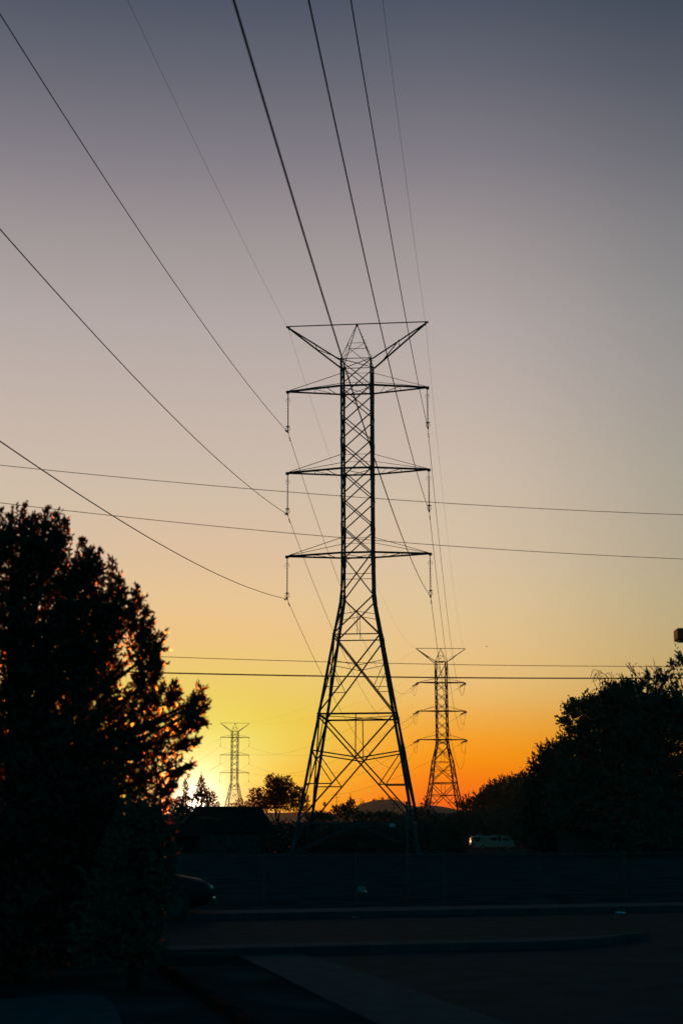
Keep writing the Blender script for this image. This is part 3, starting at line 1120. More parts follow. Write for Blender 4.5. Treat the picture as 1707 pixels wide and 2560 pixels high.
def make_tree(name, label, Y, blobs, spires=(), dens=60, leaf=.08, width=.035, tw=.28, k=9, m='leaf_plain', seed=1, depth=1.0, group=None,
              trunk_px=None, trunk_r=.16, shell=2.4, spread=.9, cat='tree', limbs=True, spire_n=16, upness=.5, ground=None, trunk_y=None, slim=1.0):
    """blobs: (px, py, rx, ry) foliage clumps as seen at distance Y; spires: (px, py_tip, length px) upright shoots"""
    rng = np.random.default_rng(seed)
    pr = random.Random(seed)
    s = Y / FPX
    Bs, Ds, Ls, Ws = [], [], [], []
    cents = []
    for bl in blobs:
        px, py, rx, ry = bl[:4]
        rx, ry = rx * slim, ry * slim
        dy = bl[4] if len(bl) > 4 else rng.uniform(-.5, .5) * rx * s * depth
        c = at(px, py, Y + dy)
        cents.append((c, rx * s))
        a, b_, c_ = rx * s, ry * s, max(rx, ry * .6) * s * depth
        n = max(6, int(dens * a * b_ * math.pi))
        u = rng.normal(size=(n, 3))
        u /= np.linalg.norm(u, axis=1, keepdims=True)
        r = rng.uniform(0, 1, n) ** (1 / shell)
        lump = 1 + .22 * np.sin(u[:, 0] * 5 + px) * np.sin(u[:, 2] * 6 + py) + .16 * np.sin(u[:, 2] * 11 + u[:, 0] * 9 + py) - .04
        P = u * (r * lump)[:, None] * np.array([a, c_, b_])
        base = P + np.array(c)
        d = u * .75 + np.array([0, 0, upness]) + rng.normal(size=(n, 3)) * .45
        d /= np.linalg.norm(d, axis=1, keepdims=True)
        o = sprays(rng, base, d, tw, k, leaf, width, spread)
        for lst, q in zip((Bs, Ds, Ls, Ws), o):
            lst.append(q)
    for sp in spires:
        px, py, ln = sp[:3]
        lean = sp[3] if len(sp) > 3 else 0.0
        dy = rng.uniform(-.3, .3) * depth
        tip = at(px, py, Y + dy)
        Ln = ln * s
        ax = np.array([lean + rng.uniform(-.1, .1), rng.uniform(-.2, .2), 1.0])
        ax /= np.linalg.norm(ax)
        n = spire_n
        t = rng.uniform(0, 1, n)
        base = np.array(tip)[None, :] - ax[None, :] * (t * Ln)[:, None] - ax * leaf * .6 + rng.normal(size=(n, 3)) * (.012 + .09 * Ln * t)[:, None]
        d = ax[None, :] + rng.normal(size=(n, 3)) * .35
        d /= np.linalg.norm(d, axis=1, keepdims=True)
        o = sprays(rng, base, d, tw * .5, max(3, k - 3), leaf, width, spread * .9)
        for lst, q in zip((Bs, Ds, Ls, Ws), o):
            lst.append(q)
    cx = sum(c.x * r for c, r in cents) / sum(r for c, r in cents)
    tp = trunk_px
    x0 = at(tp, 2048, Y).x if tp is not None else cx
    z0 = terrain(x0, Y) if ground is None else ground
    root = empty(name, (x0, Y, z0), label, cat, group)
    off = np.array([x0, Y, z0])
    leaf_mesh('crown', np.concatenate(Bs) - off, np.concatenate(Ds), np.concatenate(Ls), np.concatenate(Ws), M[m], root, rng)
    b = MB()
    top = max(cents, key=lambda q: q[0].z)[0] - V(off)
    hgt = max(.4, top.z * .75)
    pts, rs = [], []
    for i in range(7):
        t = i / 6
        pts.append(V((top.x * t * t * .8 + pr.uniform(-.5, .5) * trunk_r * t, top.y * t * t * .6, hgt * t - (.15 if i == 0 else 0))))
        rs.append(trunk_r * (1.25 - t) * (1.25 if i == 0 else 1))
    b.tube(pts, [max(r, .012) for r in rs], 9)
    if limbs:
        for c, r in cents:
            q = c - V(off)
            t = min(.85, max(.25, (q.z - r) / hgt * .7)) if hgt > 0 else .4
            i = min(5, int(t * 6))
            p = pts[i].lerp(pts[i + 1], t * 6 - i)
            mid = p.lerp(q, .5) + V((pr.uniform(-.1, .1), pr.uniform(-.1, .1), .12)) * r
            b.tube([p, mid, q + V((0, 0, r * .2))], [trunk_r * .42, trunk_r * .26, trunk_r * .07], 6)
    b.build('trunk', M['bark'], root, True)
    return root


# big leafy tree close by on the left, out of focus
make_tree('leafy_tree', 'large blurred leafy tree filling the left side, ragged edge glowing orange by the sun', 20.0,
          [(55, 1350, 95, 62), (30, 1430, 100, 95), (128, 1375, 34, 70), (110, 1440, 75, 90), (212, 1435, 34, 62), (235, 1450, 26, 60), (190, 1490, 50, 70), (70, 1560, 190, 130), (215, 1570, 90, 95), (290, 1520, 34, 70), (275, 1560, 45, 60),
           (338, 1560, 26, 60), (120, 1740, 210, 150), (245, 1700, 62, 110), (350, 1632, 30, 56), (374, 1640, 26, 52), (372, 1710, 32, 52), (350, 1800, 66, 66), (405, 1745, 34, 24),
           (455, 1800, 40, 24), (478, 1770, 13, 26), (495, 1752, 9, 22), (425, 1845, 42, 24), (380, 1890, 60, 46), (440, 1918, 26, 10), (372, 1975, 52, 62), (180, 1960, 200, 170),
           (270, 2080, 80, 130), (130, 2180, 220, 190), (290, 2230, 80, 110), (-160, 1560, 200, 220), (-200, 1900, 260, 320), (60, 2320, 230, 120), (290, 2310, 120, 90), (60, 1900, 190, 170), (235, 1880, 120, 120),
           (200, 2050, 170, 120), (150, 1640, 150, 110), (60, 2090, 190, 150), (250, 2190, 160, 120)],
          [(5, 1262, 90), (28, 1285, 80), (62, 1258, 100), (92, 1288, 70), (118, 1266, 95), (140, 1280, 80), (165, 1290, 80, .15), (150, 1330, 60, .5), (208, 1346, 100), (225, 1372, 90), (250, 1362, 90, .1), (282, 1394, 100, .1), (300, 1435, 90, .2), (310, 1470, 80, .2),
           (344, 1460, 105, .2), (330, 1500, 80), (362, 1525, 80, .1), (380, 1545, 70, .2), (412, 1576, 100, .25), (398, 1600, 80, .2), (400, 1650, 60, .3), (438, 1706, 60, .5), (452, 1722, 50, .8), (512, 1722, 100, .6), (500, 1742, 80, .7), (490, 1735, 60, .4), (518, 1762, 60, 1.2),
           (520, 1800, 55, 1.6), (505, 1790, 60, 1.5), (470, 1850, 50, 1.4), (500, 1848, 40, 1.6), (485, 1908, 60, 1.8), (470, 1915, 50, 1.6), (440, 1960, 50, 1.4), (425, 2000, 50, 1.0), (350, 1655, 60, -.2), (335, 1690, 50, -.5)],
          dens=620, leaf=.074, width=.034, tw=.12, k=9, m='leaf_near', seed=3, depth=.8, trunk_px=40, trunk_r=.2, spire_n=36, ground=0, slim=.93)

# bush added in front of its foot to cover leaves glowing too low
make_tree('bush', 'added dark bush covering the glowing lower right foot of the big blurred leafy tree', 18.6,
          [(340, 2090, 70, 60), (385, 2075, 42, 40), (395, 2140, 46, 60), (330, 2180, 90, 90), (385, 2230, 52, 66), (300, 2260, 90, 80), (350, 2040, 50, 34), (345, 2340, 70, 60), (270, 2350, 80, 60), (350, 2400, 50, 34)],
          [(372, 2030, 30, .2), (405, 2040, 30, .4), (428, 2075, 34, 1.0), (436, 2120, 30, 1.4), (330, 2010, 30), (438, 2180, 30, 1.4)],
          dens=560, leaf=.07, width=.036, tw=.11, k=8, m='leaf_plain', seed=5, depth=.7, trunk_px=345, trunk_r=.06, spire_n=20, ground=0, cat='bush')

# trees low on the right, from the tower out to the frame edge
GR = 'trees standing along the right side of the field'
make_tree('broadleaf_tree', 'tall dark broadleaf tree on the right, ragged leaf fronds pointing left', 84.0,
          [(1560, 1800, 95, 75), (1500, 1788, 52, 38), (1446, 1776, 30, 16), (1428, 1800, 20, 11), (1470, 1812, 20, 13), (1590, 1745, 50, 40), (1545, 1760, 40, 40), (1490, 1900, 90, 90), (1640, 1900, 130, 140),
           (1660, 1790, 70, 55), (1447, 1850, 24, 28), (1700, 1830, 60, 70), (1560, 2010, 170, 110), (1440, 1990, 70, 90), (1700, 2030, 120, 90), (1620, 2080, 160, 55), (1470, 2085, 60, 50), (1560, 1900, 110, 100)],
          [(1415, 1757, 26, -.2), (1432, 1750, 24), (1445, 1756, 20), (1463, 1752, 26), (1475, 1746, 26), (1484, 1740, 26), (1503, 1752, 24), (1567, 1702, 28), (1576, 1706, 26), (1604, 1703, 28), (1560, 1718, 24), (1590, 1722, 20), (1640, 1735, 24), (1662, 1732, 22), (1690, 1738, 24),
           (1408, 1795, 26, -1.4), (1404, 1800, 22, -1.6), (1412, 1815, 24, -1.2)],
          dens=58, leaf=.27, width=.11, tw=.55, k=8, m='leaf_plain', seed=11, depth=.9, trunk_px=1590, trunk_r=.22, group=GR, spire_n=15, upness=.35)
make_tree('broadleaf_tree', 'rounded dark tree between the tall right hand tree and the sloping row', 96.0,
          [(1385, 1905, 34, 36), (1410, 1880, 34, 26), (1360, 1920, 26, 26), (1400, 1960, 70, 60), (1350, 1975, 40, 40), (1430, 2030, 110, 75), (1345, 2030, 50, 60), (1370, 2090, 60, 50), (1440, 2095, 60, 45)],
          [(1372, 1857, 20), (1385, 1860, 18), (1398, 1857, 18), (1415, 1855, 20), (1352, 1888, 22, -.4), (1335, 1905, 22, -.8), (1328, 1918, 22, -1.0), (1362, 1878, 18, -.4)],
          dens=60, leaf=.3, width=.12, tw=.55, k=8, m='leaf_plain', seed=12, depth=.9, trunk_px=1395, trunk_r=.2, group=GR, spire_n=8, upness=.35)
ROW = [(1310, 1968, 246, [(1310, 1962, 26, 26), (1290, 1975, 30, 24), (1325, 1985, 30, 40), (1300, 2010, 50, 44), (1310, 2075, 60, 50)], [(1313, 1934, 16), (1302, 1942, 14), (1330, 1948, 16)], 'first dark tree of the low sloping row, beside the rounded tree'),
       (1262, 1975, 250, [(1262, 1972, 26, 20), (1275, 1962, 16, 13), (1245, 1985, 24, 22), (1262, 2010, 44, 36), (1255, 2065, 50, 46)], [(1260, 1948, 14), (1272, 1946, 14), (1282, 1950, 12)], 'second tree of the low sloping row, with a lumpy top'),
       (1222, 1985, 255, [(1224, 1982, 15, 18), (1208, 1992, 14, 14), (1225, 2010, 34, 28), (1215, 2060, 40, 44)], [(1225, 1962, 14), (1232, 1966, 10)], 'narrow peaked tree in the low sloping row'),
       (1195, 1995, 258, [(1197, 2000, 13, 14), (1205, 2016, 24, 20), (1190, 2065, 36, 42)], [(1196, 1982, 12), (1204, 1986, 10)], 'small airy tree low in the sloping row'),
       (1165, 2008, 260, [(1172, 2008, 15, 12), (1156, 2017, 14, 10), (1182, 2022, 22, 14), (1165, 2060, 34, 42)], [(1172, 1995, 10), (1150, 2010, 8, -.5)], 'sparse bush at the left end of the sloping row, beside the middle tower')]
for i, (px, py, Y, bl, sp, lab) in enumerate(ROW):
    make_tree('broadleaf_tree', lab, Y, bl, sp, dens=12 if i < 3 else 8, leaf=.55, width=.26, tw=.9, k=7, m='leaf_plain', seed=20 + i, trunk_px=px, trunk_r=.16, group=GR, spire_n=6)

# trees round the sun and behind the tower
GB = 'trees on the horizon behind the tower'
BACK = [
    ('conifer', 'dark pointed tree right beside the sun', 505, 150, [(504, 1996, 17, 13), (506, 1982, 15, 11), (502, 1970, 11, 10), (505, 1959, 8.5, 9), (504, 1949, 5, 8), (520, 1998, 9, 8), (489, 2001, 10, 10), (514, 2011, 20, 8), (519, 1984, 13, 11), (528, 1996, 13, 11), (536, 1982, 5, 4), (489, 1986, 9, 10)], [(504, 1930, 14), (505, 1938, 14), (503, 1942, 12), (524, 1979, 5), (512, 1962, 6, .4)], 9, .24, .1),
    ('conifer', 'slim pointed tree left of the sun', 465, 150, [(465, 1994, 10, 10), (466, 1980, 8, 9), (465, 1967, 5.5, 9), (465, 1957, 3.5, 8), (470, 2004, 15, 10), (453, 2006, 15, 12), (440, 2012, 20, 12)], [(465, 1942, 16), (468, 1952, 10)], 9, .24, .1),
    ('bush', 'low bush of round leaves under the sun', 530, 140, [(528, 2015, 16, 8), (545, 2008, 5, 6), (540, 2016, 8, 6)], [(544, 2003, 5)], 9, .22, .1),
    ('airy_tree', 'tallest airy tree left of the nearest tower, full of bright gaps', 702, 165, [(688, 1972, 26, 28), (708, 1962, 28, 22), (676, 1954, 13, 16), (695, 1990, 34, 24), (720, 1985, 22, 24), (680, 2000, 26, 20), (705, 2010, 34, 20), (660, 2010, 20, 14)], [(674, 1938, 12), (694, 1942, 10), (712, 1944, 10), (722, 1956, 8)], 6.5, .3, .12),
    ('airy_tree', 'smaller airy tree left of the tallest one', 642, 160, [(640, 1985, 17, 14), (650, 2002, 22, 16), (630, 2005, 12, 14), (655, 2022, 26, 14)], [(634, 1970, 8), (645, 1970, 8)], 6.0, .3, .12),
    ('airy_tree', 'airy tree just behind the left leg of the nearest tower', 748, 160, [(748, 1985, 15, 18), (738, 1998, 14, 16), (760, 2000, 12, 12), (750, 2018, 28, 16)], [(744, 1964, 8), (755, 1968, 8)], 7.5, .28, .12),
    ('bush', 'twiggy bush below the distant tower', 600, 150, [(602, 2010, 18, 9), (585, 2016, 16, 6), (620, 2014, 14, 8), (605, 2028, 40, 14)], [(598, 1999, 8), (606, 1998, 8), (614, 2002, 7)], 8, .24, .09),
    ('broadleaf_tree', 'rounded dark tree with a small knob on top, left of the hill', 872, 210, [(878, 2002, 8, 8), (872, 2018, 22, 13), (850, 2022, 22, 10), (862, 2035, 40, 18)], [(878, 1994, 4), (852, 2012, 4)], 7, .36, .16),
    ('broadleaf_tree', 'low dark treetop below the palm', 800, 200, [(800, 2030, 24, 8), (780, 2034, 22, 8), (815, 2036, 20, 10), (795, 2050, 40, 18)], [(790, 2020, 4), (770, 2022, 5)], 7, .36, .16),
    ('broadleaf_tree', 'low domed dark tree in front of the middle of the hill', 970, 190, [(965, 2028, 22, 8), (950, 2032, 16, 8), (982, 2032, 16, 8), (965, 2046, 42, 18)], [(960, 2019, 3)], 7, .36, .16),
    ('broadleaf_tree', 'dark bushy tree in front of the left slope of the hill', 915, 200, [(915, 2032, 18, 8), (900, 2036, 16, 8), (928, 2030, 12, 8), (915, 2052, 34, 18)], [(925, 2021, 4), (905, 2026, 4)], 7, .36, .16),
    ('broadleaf_tree', 'dark bush spreading between the right leg of the nearest tower and the hill', 1030, 180, [(1020, 2034, 24, 10), (1045, 2036, 20, 10), (1000, 2040, 20, 10), (1025, 2056, 50, 20)], [(1012, 2025, 4)], 7, .36, .16),
    ('airy_tree', 'sparse young tree inside the left leg of the middle tower', 1066, 230, [(1064, 1998, 5, 5), (1070, 2008, 8, 6), (1058, 2012, 6, 5), (1066, 2016, 10, 5)], [(1062, 1990, 4), (1070, 1996, 4)], 4.0, .3, .12),
    ('broadleaf_tree', 'dark broad bush in front of the middle tower', 1075, 200, [(1066, 2024, 24, 10), (1040, 2022, 12, 8), (1095, 2040, 30, 12), (1075, 2056, 60, 26)], [(1052, 2012, 4)], 7, .36, .16),
    ('broadleaf_tree', 'dark bush below the right leg of the middle tower', 1135, 205, [(1135, 2036, 30, 10), (1160, 2040, 24, 12), (1140, 2056, 50, 26)], [(1150, 2026, 4)], 7, .36, .16),
    ('shrub', 'first dark shrub right of the house, behind the board fence', 655, 112, [(601, 2072, 40, 26), (639, 2068, 34, 24), (605, 2105, 48, 36), (641, 2112, 40, 30)], [(604, 2046, 8), (637, 2044, 7)], 11, .26, .13),
    ('shrub', 'dark shrub just left of the left feet of the nearest tower', 725, 119, [(671, 2072, 40, 26), (709, 2068, 34, 24), (675, 2105, 48, 36), (711, 2112, 40, 30)], [(674, 2046, 8), (707, 2044, 7)], 11, .26, .13),
    ('shrub', 'dark shrub behind the left feet of the nearest tower', 795, 113, [(741, 2072, 40, 26), (779, 2068, 34, 24), (745, 2105, 48, 36), (781, 2112, 40, 30)], [(744, 2046, 8), (777, 2044, 7)], 11, .26, .13),
    ('shrub', 'dark shrub under the left half of the lowest beam of the nearest tower', 865, 120, [(811, 2072, 40, 26), (849, 2068, 34, 24), (815, 2105, 48, 36), (851, 2112, 40, 30)], [(814, 2046, 8), (847, 2044, 7)], 11, .26, .13),
    ('shrub', 'dark shrub under the middle of the lowest beam of the nearest tower', 935, 114, [(881, 2072, 40, 26), (919, 2068, 34, 24), (885, 2105, 48, 36), (921, 2112, 40, 30)], [(884, 2046, 8), (917, 2044, 7)], 11, .26, .13),
    ('shrub', 'dark shrub under the right half of the lowest beam of the nearest tower', 1005, 121, [(951, 2072, 40, 26), (989, 2068, 34, 24), (955, 2105, 48, 36), (991, 2112, 40, 30)], [(954, 2046, 8), (987, 2044, 7)], 11, .26, .13),
    ('shrub', 'dark shrub behind the right feet of the nearest tower', 1075, 115, [(1021, 2072, 40, 26), (1059, 2068, 34, 24), (1025, 2105, 48, 36), (1061, 2112, 40, 30)], [(1024, 2046, 8), (1057, 2044, 7)], 11, .26, .13),
    ('shrub', 'dark shrub left of the motorhome, right of the nearest tower', 1145, 122, [(1091, 2072, 40, 26), (1129, 2068, 34, 24), (1095, 2105, 48, 36), (1131, 2112, 40, 30)], [(1094, 2046, 8), (1127, 2044, 7)], 11, .26, .13),
    ('broadleaf_tree', 'dark tree behind the motorhome', 1240, 243, [(1180, 2056, 44, 30), (1250, 2060, 60, 36), (1230, 2090, 90, 40)], [], 5.5, .5, .24),
    ('broadleaf_tree', 'dark low tree rising over the left end of the house roof', 445, 130, [(440, 2030, 26, 14), (465, 2028, 22, 8), (430, 2050, 34, 30), (420, 2090, 40, 40), (470, 2056, 30, 26), (484, 2050, 20, 22), (462, 2088, 34, 26), (480, 2028, 24, 12), (455, 2022, 18, 10)], [(448, 2008, 6), (475, 2014, 4)], 10, .26, .12),
]
for i, (nm, lab, px, Y, bl, sp, dn, lf, wd) in enumerate(BACK):
    if nm in ('broadleaf_tree', 'shrub') and 640 < px < 1160:
        q = 9 if px != 872 else 3
        bl = [(a, b_ + q, c, d) for a, b_, c, d in bl]
        sp = [(e[0], e[1] + q, e[2]) for e in sp]
    make_tree(nm, lab, Y, bl, sp, dens=dn * (7 if nm not in ('airy_tree', 'conifer') else 11), leaf=lf * .62, width=wd * .85, tw=lf * .75, k=7, m='leaf_red_glow' if px < 780 and nm in ('airy_tree', 'bush', 'conifer') else 'leaf_plain', seed=40 + i, trunk_px=px, trunk_r=.13 if nm != 'conifer' else .16,  # trees beside the sun get the leaf copy with red glow coloured in
              group=GB, spire_n=5, cat='bush' if nm in ('bush', 'shrub') else 'tree')

# little trees along the hill crest
for i, (px, py, r, lab) in enumerate([(935, 2000, 3.0, 'small bushy tree on the left shoulder of the hill'), (953, 1998, 3.6, 'round tree on the crest of the hill'),
                                      (972, 1998, 4.0, 'widest tree clump on the crest of the hill'), (988, 1999, 3.4, 'tree clump at the right end of the hill crest'),
                                      (1008, 2007, 3.0, 'round tree on the right shoulder of the hill'), (905, 2008, 2.2, 'lone bush low on the left slope of the hill')]):
    make_tree('hill_tree', lab, 1490, [(px, py, r, r * .8), (px + r, py + 1.5, r * .9, r * .7)], (), dens=.35, leaf=1.3, width=.8, tw=1.4, k=6, m='leaf_red_glow',
              seed=80 + i, trunk_px=px, trunk_r=.2, group='little trees on the hill', limbs=False, ground=at(px, py + 3, 1490).z)


# palms
def palm(px, py, Y, r, label):
    top = at(px, py, Y)
    z0 = terrain(top.x, Y)
    root = empty('palm_tree', (top.x, Y, z0), label, 'palm', 'slender palms on the horizon')
    H = top.z - z0
    b = MB()
    b.tube([(0, 0, -.2), (.02, 0, H * .3), (-.03, 0, H * .7), (0, 0, H)], [r * .16, r * .11, r * .10, r * .12], 8)
    b.build('trunk', M['bark'], root, True)
    rng = np.random.default_rng(int(px))
    b = MB()
    for i in range(34):
        t = i * 2.39996
        el = 1.2 - 2.3 * (i / 34)
        d = V((math.cos(t) * math.cos(el), math.sin(t) * math.cos(el), math.sin(el)))
        s = V((-math.sin(t), math.cos(t), 0))
        L_ = r * rng.uniform(.85, 1.15)
        p = [V((0, 0, H)), V((0, 0, H)) + d * L_ * .5, V((0, 0, H)) + d * L_ * .85 + V((0, 0, -.12 * r)), V((0, 0, H)) + d * L_ + V((0, 0, -.38 * r))]
        w = [.05 * r, .17 * r, .14 * r, .01 * r]
        vs = []
        for q, ww in zip(p, w):
            vs += [q + s * ww, q + V((0, 0, .04 * r)), q - s * ww]
        fs = []
        for j in range(3):
            fs += [(j * 3, j * 3 + 3, j * 3 + 4, j * 3 + 1), (j * 3 + 1, j * 3 + 4, j * 3 + 5, j * 3 + 2)]
        b.add(vs, fs)
    b.build('crown', M['leaf_red_glow'], root)
    return root


palm(811, 2009, 420, .72, 'slender fan palm standing alone against the orange sky')
palm(1020, 2004, 420, .62, 'fan palm head showing just above the slim dark post')


# bare twigs standing out of the right hand trees
def bare_branch(label, roots, Y, seed, spread=1.0, droop=.0):
    pr = random.Random(seed)
    p0 = at(roots[0][0], roots[0][1], Y)
    root = empty('dead_branch', p0, label, 'branch', 'bare twigs above the right hand trees')
    b = None

    def grow(p, d, L_, r, n):
        pts, rs = [p], [r]
        q = p
        for i in range(5):
            d = (d + V((pr.uniform(-.25, .25), pr.uniform(-.25, .25), pr.uniform(-.12, .12) - droop * (5 - n) * .12))).normalized()
            q = q + d * L_ / 5
            pts.append(q)
            rs.append(max(r * (1 - .15 * (i + 1)), .008))
            if n > 0 and i > 0 and pr.random() < .75:
                a = V((pr.uniform(-1, 1), pr.uniform(-1, 1), pr.uniform(-.1, .6))) * spread
                grow(q, (d + a * .7).normalized(), L_ * pr.uniform(.45, .75), r * .55, n - 1)
        b.tube(pts, rs, 5)
    for (x0, y0, x1, y1) in roots:
        b = MB()
        a, c = at(x0, y0, Y), at(x1, y1, Y)
        grow(a - p0, (c - a).normalized(), (c - a).length, .045, 3)
        b.build('twig', M['deadwood'], root)


bare_branch('arching bare dead branches sticking out above the right hand treetops', [(1526, 1766, 1514, 1696), (1523, 1768, 1500, 1702), (1530, 1764, 1520, 1700), (1527, 1770, 1508, 1712)], 83, 5, 1.0, .55)
bare_branch('upright bare twigs behind the right hand treetops', [(1632, 1750, 1625, 1700), (1636, 1752, 1650, 1700), (1628, 1745, 1640, 1712)], 83, 8, .6, .0)
bare_branch('thin straight bare shoots over the dome of the right hand tree', [(1592, 1716, 1583, 1678), (1606, 1712, 1596, 1682), (1560, 1725, 1550, 1700)], 83, 9, .25, .0)
# nearer branch reaching in from the right edge
make_tree('broadleaf_tree', 'nearer tree reaching in at the right edge, one branch over the others', 30.0,
          [(1690, 1672, 20, 26), (1700, 1700, 14, 16), (1668, 1712, 16, 12), (1652, 1716, 14, 8), (1628, 1697, 14, 9), (1640, 1702, 12, 8), (1664, 1696, 10, 8), (1780, 1700, 70, 70), (1820, 1850, 110, 110), (1712, 1740, 14, 16)],
          [(1699, 1636, 22, .2), (1704, 1642, 18), (1676, 1654, 18, -.4), (1614, 1683, 16, -.8), (1660, 1690, 14), (1650, 1692, 14, -.3), (1690, 1712, 14, .0)],
          dens=80, leaf=.12, width=.045, tw=.2, k=7, m='leaf_plain', seed=31, trunk_px=1850, trunk_r=.07, group=GR, spire_n=7, ground=0)


# ------------------------------------------------------------------ house
def build_house():
    Y = 106.0
    x0 = at(555, 2080, Y).x
    z0 = terrain(0, Y) - .1
    root = empty('house', (x0, Y, z0), 'low house with a tiled roof and a skylight behind the left tree', 'house', None, R(14))
    s = Y / FPX
    ridge_z = at(560, 2019.5, Y).z - z0
    eave_z = at(560, 2082, Y).z - z0
    L0, L1 = -3.0, 3.3
    b = MB()
    b.box((.15, 1.4, eave_z / 2), (L1 - L0 - .6, 4.6, eave_z))
    b.box((-2.4, -1.5, (eave_z - .1) / 2), (2.4, 1.6, eave_z - .1))
    wall = b.build('wall', M['stucco'], root)
    # roof: hip with tile courses
    b = MB()
    e = .45
    ridge0, ridge1 = V((L0 + 1.4, 1.4, ridge_z)), V((L1 - .3, 1.4, ridge_z))
    corners = [V((L0 - e, -.9 - e, eave_z)), V((L1 + e, -.9 - e, eave_z)), V((L1 + e, 3.7 + e, eave_z)), V((L0 - e, 3.7 + e, eave_z))]
    b.add([corners[0], corners[1], ridge1, ridge0], [(0, 1, 2, 3)])
    b.add([corners[2], corners[3], ridge0, ridge1], [(0, 1, 2, 3)])
    b.add([corners[3], corners[0], ridge0], [(0, 1, 2)])
    b.add([corners[1], corners[2], ridge1], [(0, 1, 2)])
    n = 12
    for i in range(n):
        t = i / n
        p, q = corners[0].lerp(ridge0, t), corners[1].lerp(ridge1, t)
        o = V((0, -.02, .05))
        b.bar(p + o, q + o, .07, .04)
    b.bar(ridge0 + V((0, 0, .05)), ridge1 + V((0, 0, .05)), .2, .12)
    b.bar(corners[0] + V((0, 0, .04)), ridge0 + V((0, 0, .04)), .16, .1)
    b.bar(corners[1] + V((0, 0, .04)), ridge1 + V((0, 0, .04)), .16, .1)
    roof = b.build('roof', M['tiles'], root)
    # lower porch roof at the left
    b = MB()
    pz = eave_z + .1
    P = [V((-4.3, -2.9, pz - .35)), V((-.9, -2.9, pz - .35)), V((-1.6, -.9, pz + .55)), V((-3.7, -.9, pz + .55))]
    b.prism(P, [p + V((0, 0, .06)) for p in P])
    for i in range(7):
        t = i / 7
        b.bar(P[0].lerp(P[3], t) + V((0, -.02, .1)), P[1].lerp(P[2], t) + V((0, -.02, .1)), .06, .04)
    b.build('porch_roof', M['tiles'], root)
    b = MB()
    c = corners[0].lerp(ridge0, .5).lerp(corners[1].lerp(ridge1, .5), .34)
    sl = (ridge0 - V((ridge0.x, -.9 - e, eave_z)))
    sl = V((0, sl.y, sl.z)).normalized()
    nn = V((0, -sl.z, sl.y))
    for dx in (-.02, .32):
        b.bar(c + V((-1.25 + dx, 0, 0)) + sl * .2 + nn * .2, c + V((-.45 + dx * 3, 0, 0)) - sl * .22 + nn * .2, .035, .025)
    b.build('skylight_frame', M['chrome'], roof)
    for wx, ww in ((-2.6, .9), (.2, 1.2), (2.1, .9)):
        f = MB()
        yy = -2.32 if wx < -1 else -.92
        f.box((wx, yy, 1.2), (ww + .12, .06, 1.12))
        fr = f.build('window', M['wood'], root)
        g = MB()
        g.box((wx, yy - .04, 1.2), (ww, .03, 1.0))
        g.build('pane', M['glass'], fr)
    f = MB()
    f.box((1.2, -.93, .95), (.95, .06, 1.9))
    f.build('door', M['wood'], root)


build_house()


# ------------------------------------------------------------------ board fences, chain link fence
def board_fence(p, q, h, label, seed):
    pr = random.Random(seed)
    root = empty('board_fence', p, label, 'fence')
    d = q - p
    L_ = V((d.x, d.y, 0)).length
    dd = d / L_
    nn = V((-dd.y, dd.x, 0))
    b = MB()
    x = 0
    while x < L_:
        w = .14
        a = dd * (x + w / 2)
        hh = h + pr.uniform(-.03, .03)
        b.bar(a, a + V((pr.uniform(-.01, .01), 0, hh)), w - .012, .022, nn)
        x += w
    b.build('boards', M['wood'], root)
    b = MB()
    for z in (.3, h - .3):
        b.bar(V((0, 0, z)) + nn * .05, d + V((0, 0, z)) + nn * .05, .05, .09)
    b.build('rail', M['wood'], root)
    x = 0
    while x <= L_:
        b = MB()
        b.bar(dd * x + nn * .12 + V((0, 0, -.2)), dd * x + nn * .12 + V((0, 0, h + .05)), .1)
        b.build('post', M['wood'], root)
        x += 2.4


g0 = at(505, 2143, 97)
g1 = at(650, 2143, 100)
board_fence(V((g0.x, g0.y, terrain(0, 97))), V((g1.x, g1.y, terrain(0, 100))), 1.25, 'weathered board fence in front of the house', 3)
g0 = at(1395, 2140, 84)
g1 = at(1760, 2146, 80)
board_fence(V((g0.x, g0.y, 0)), V((g1.x, g1.y, 0)), 1.15, 'weathered board fence below the right hand trees', 4)


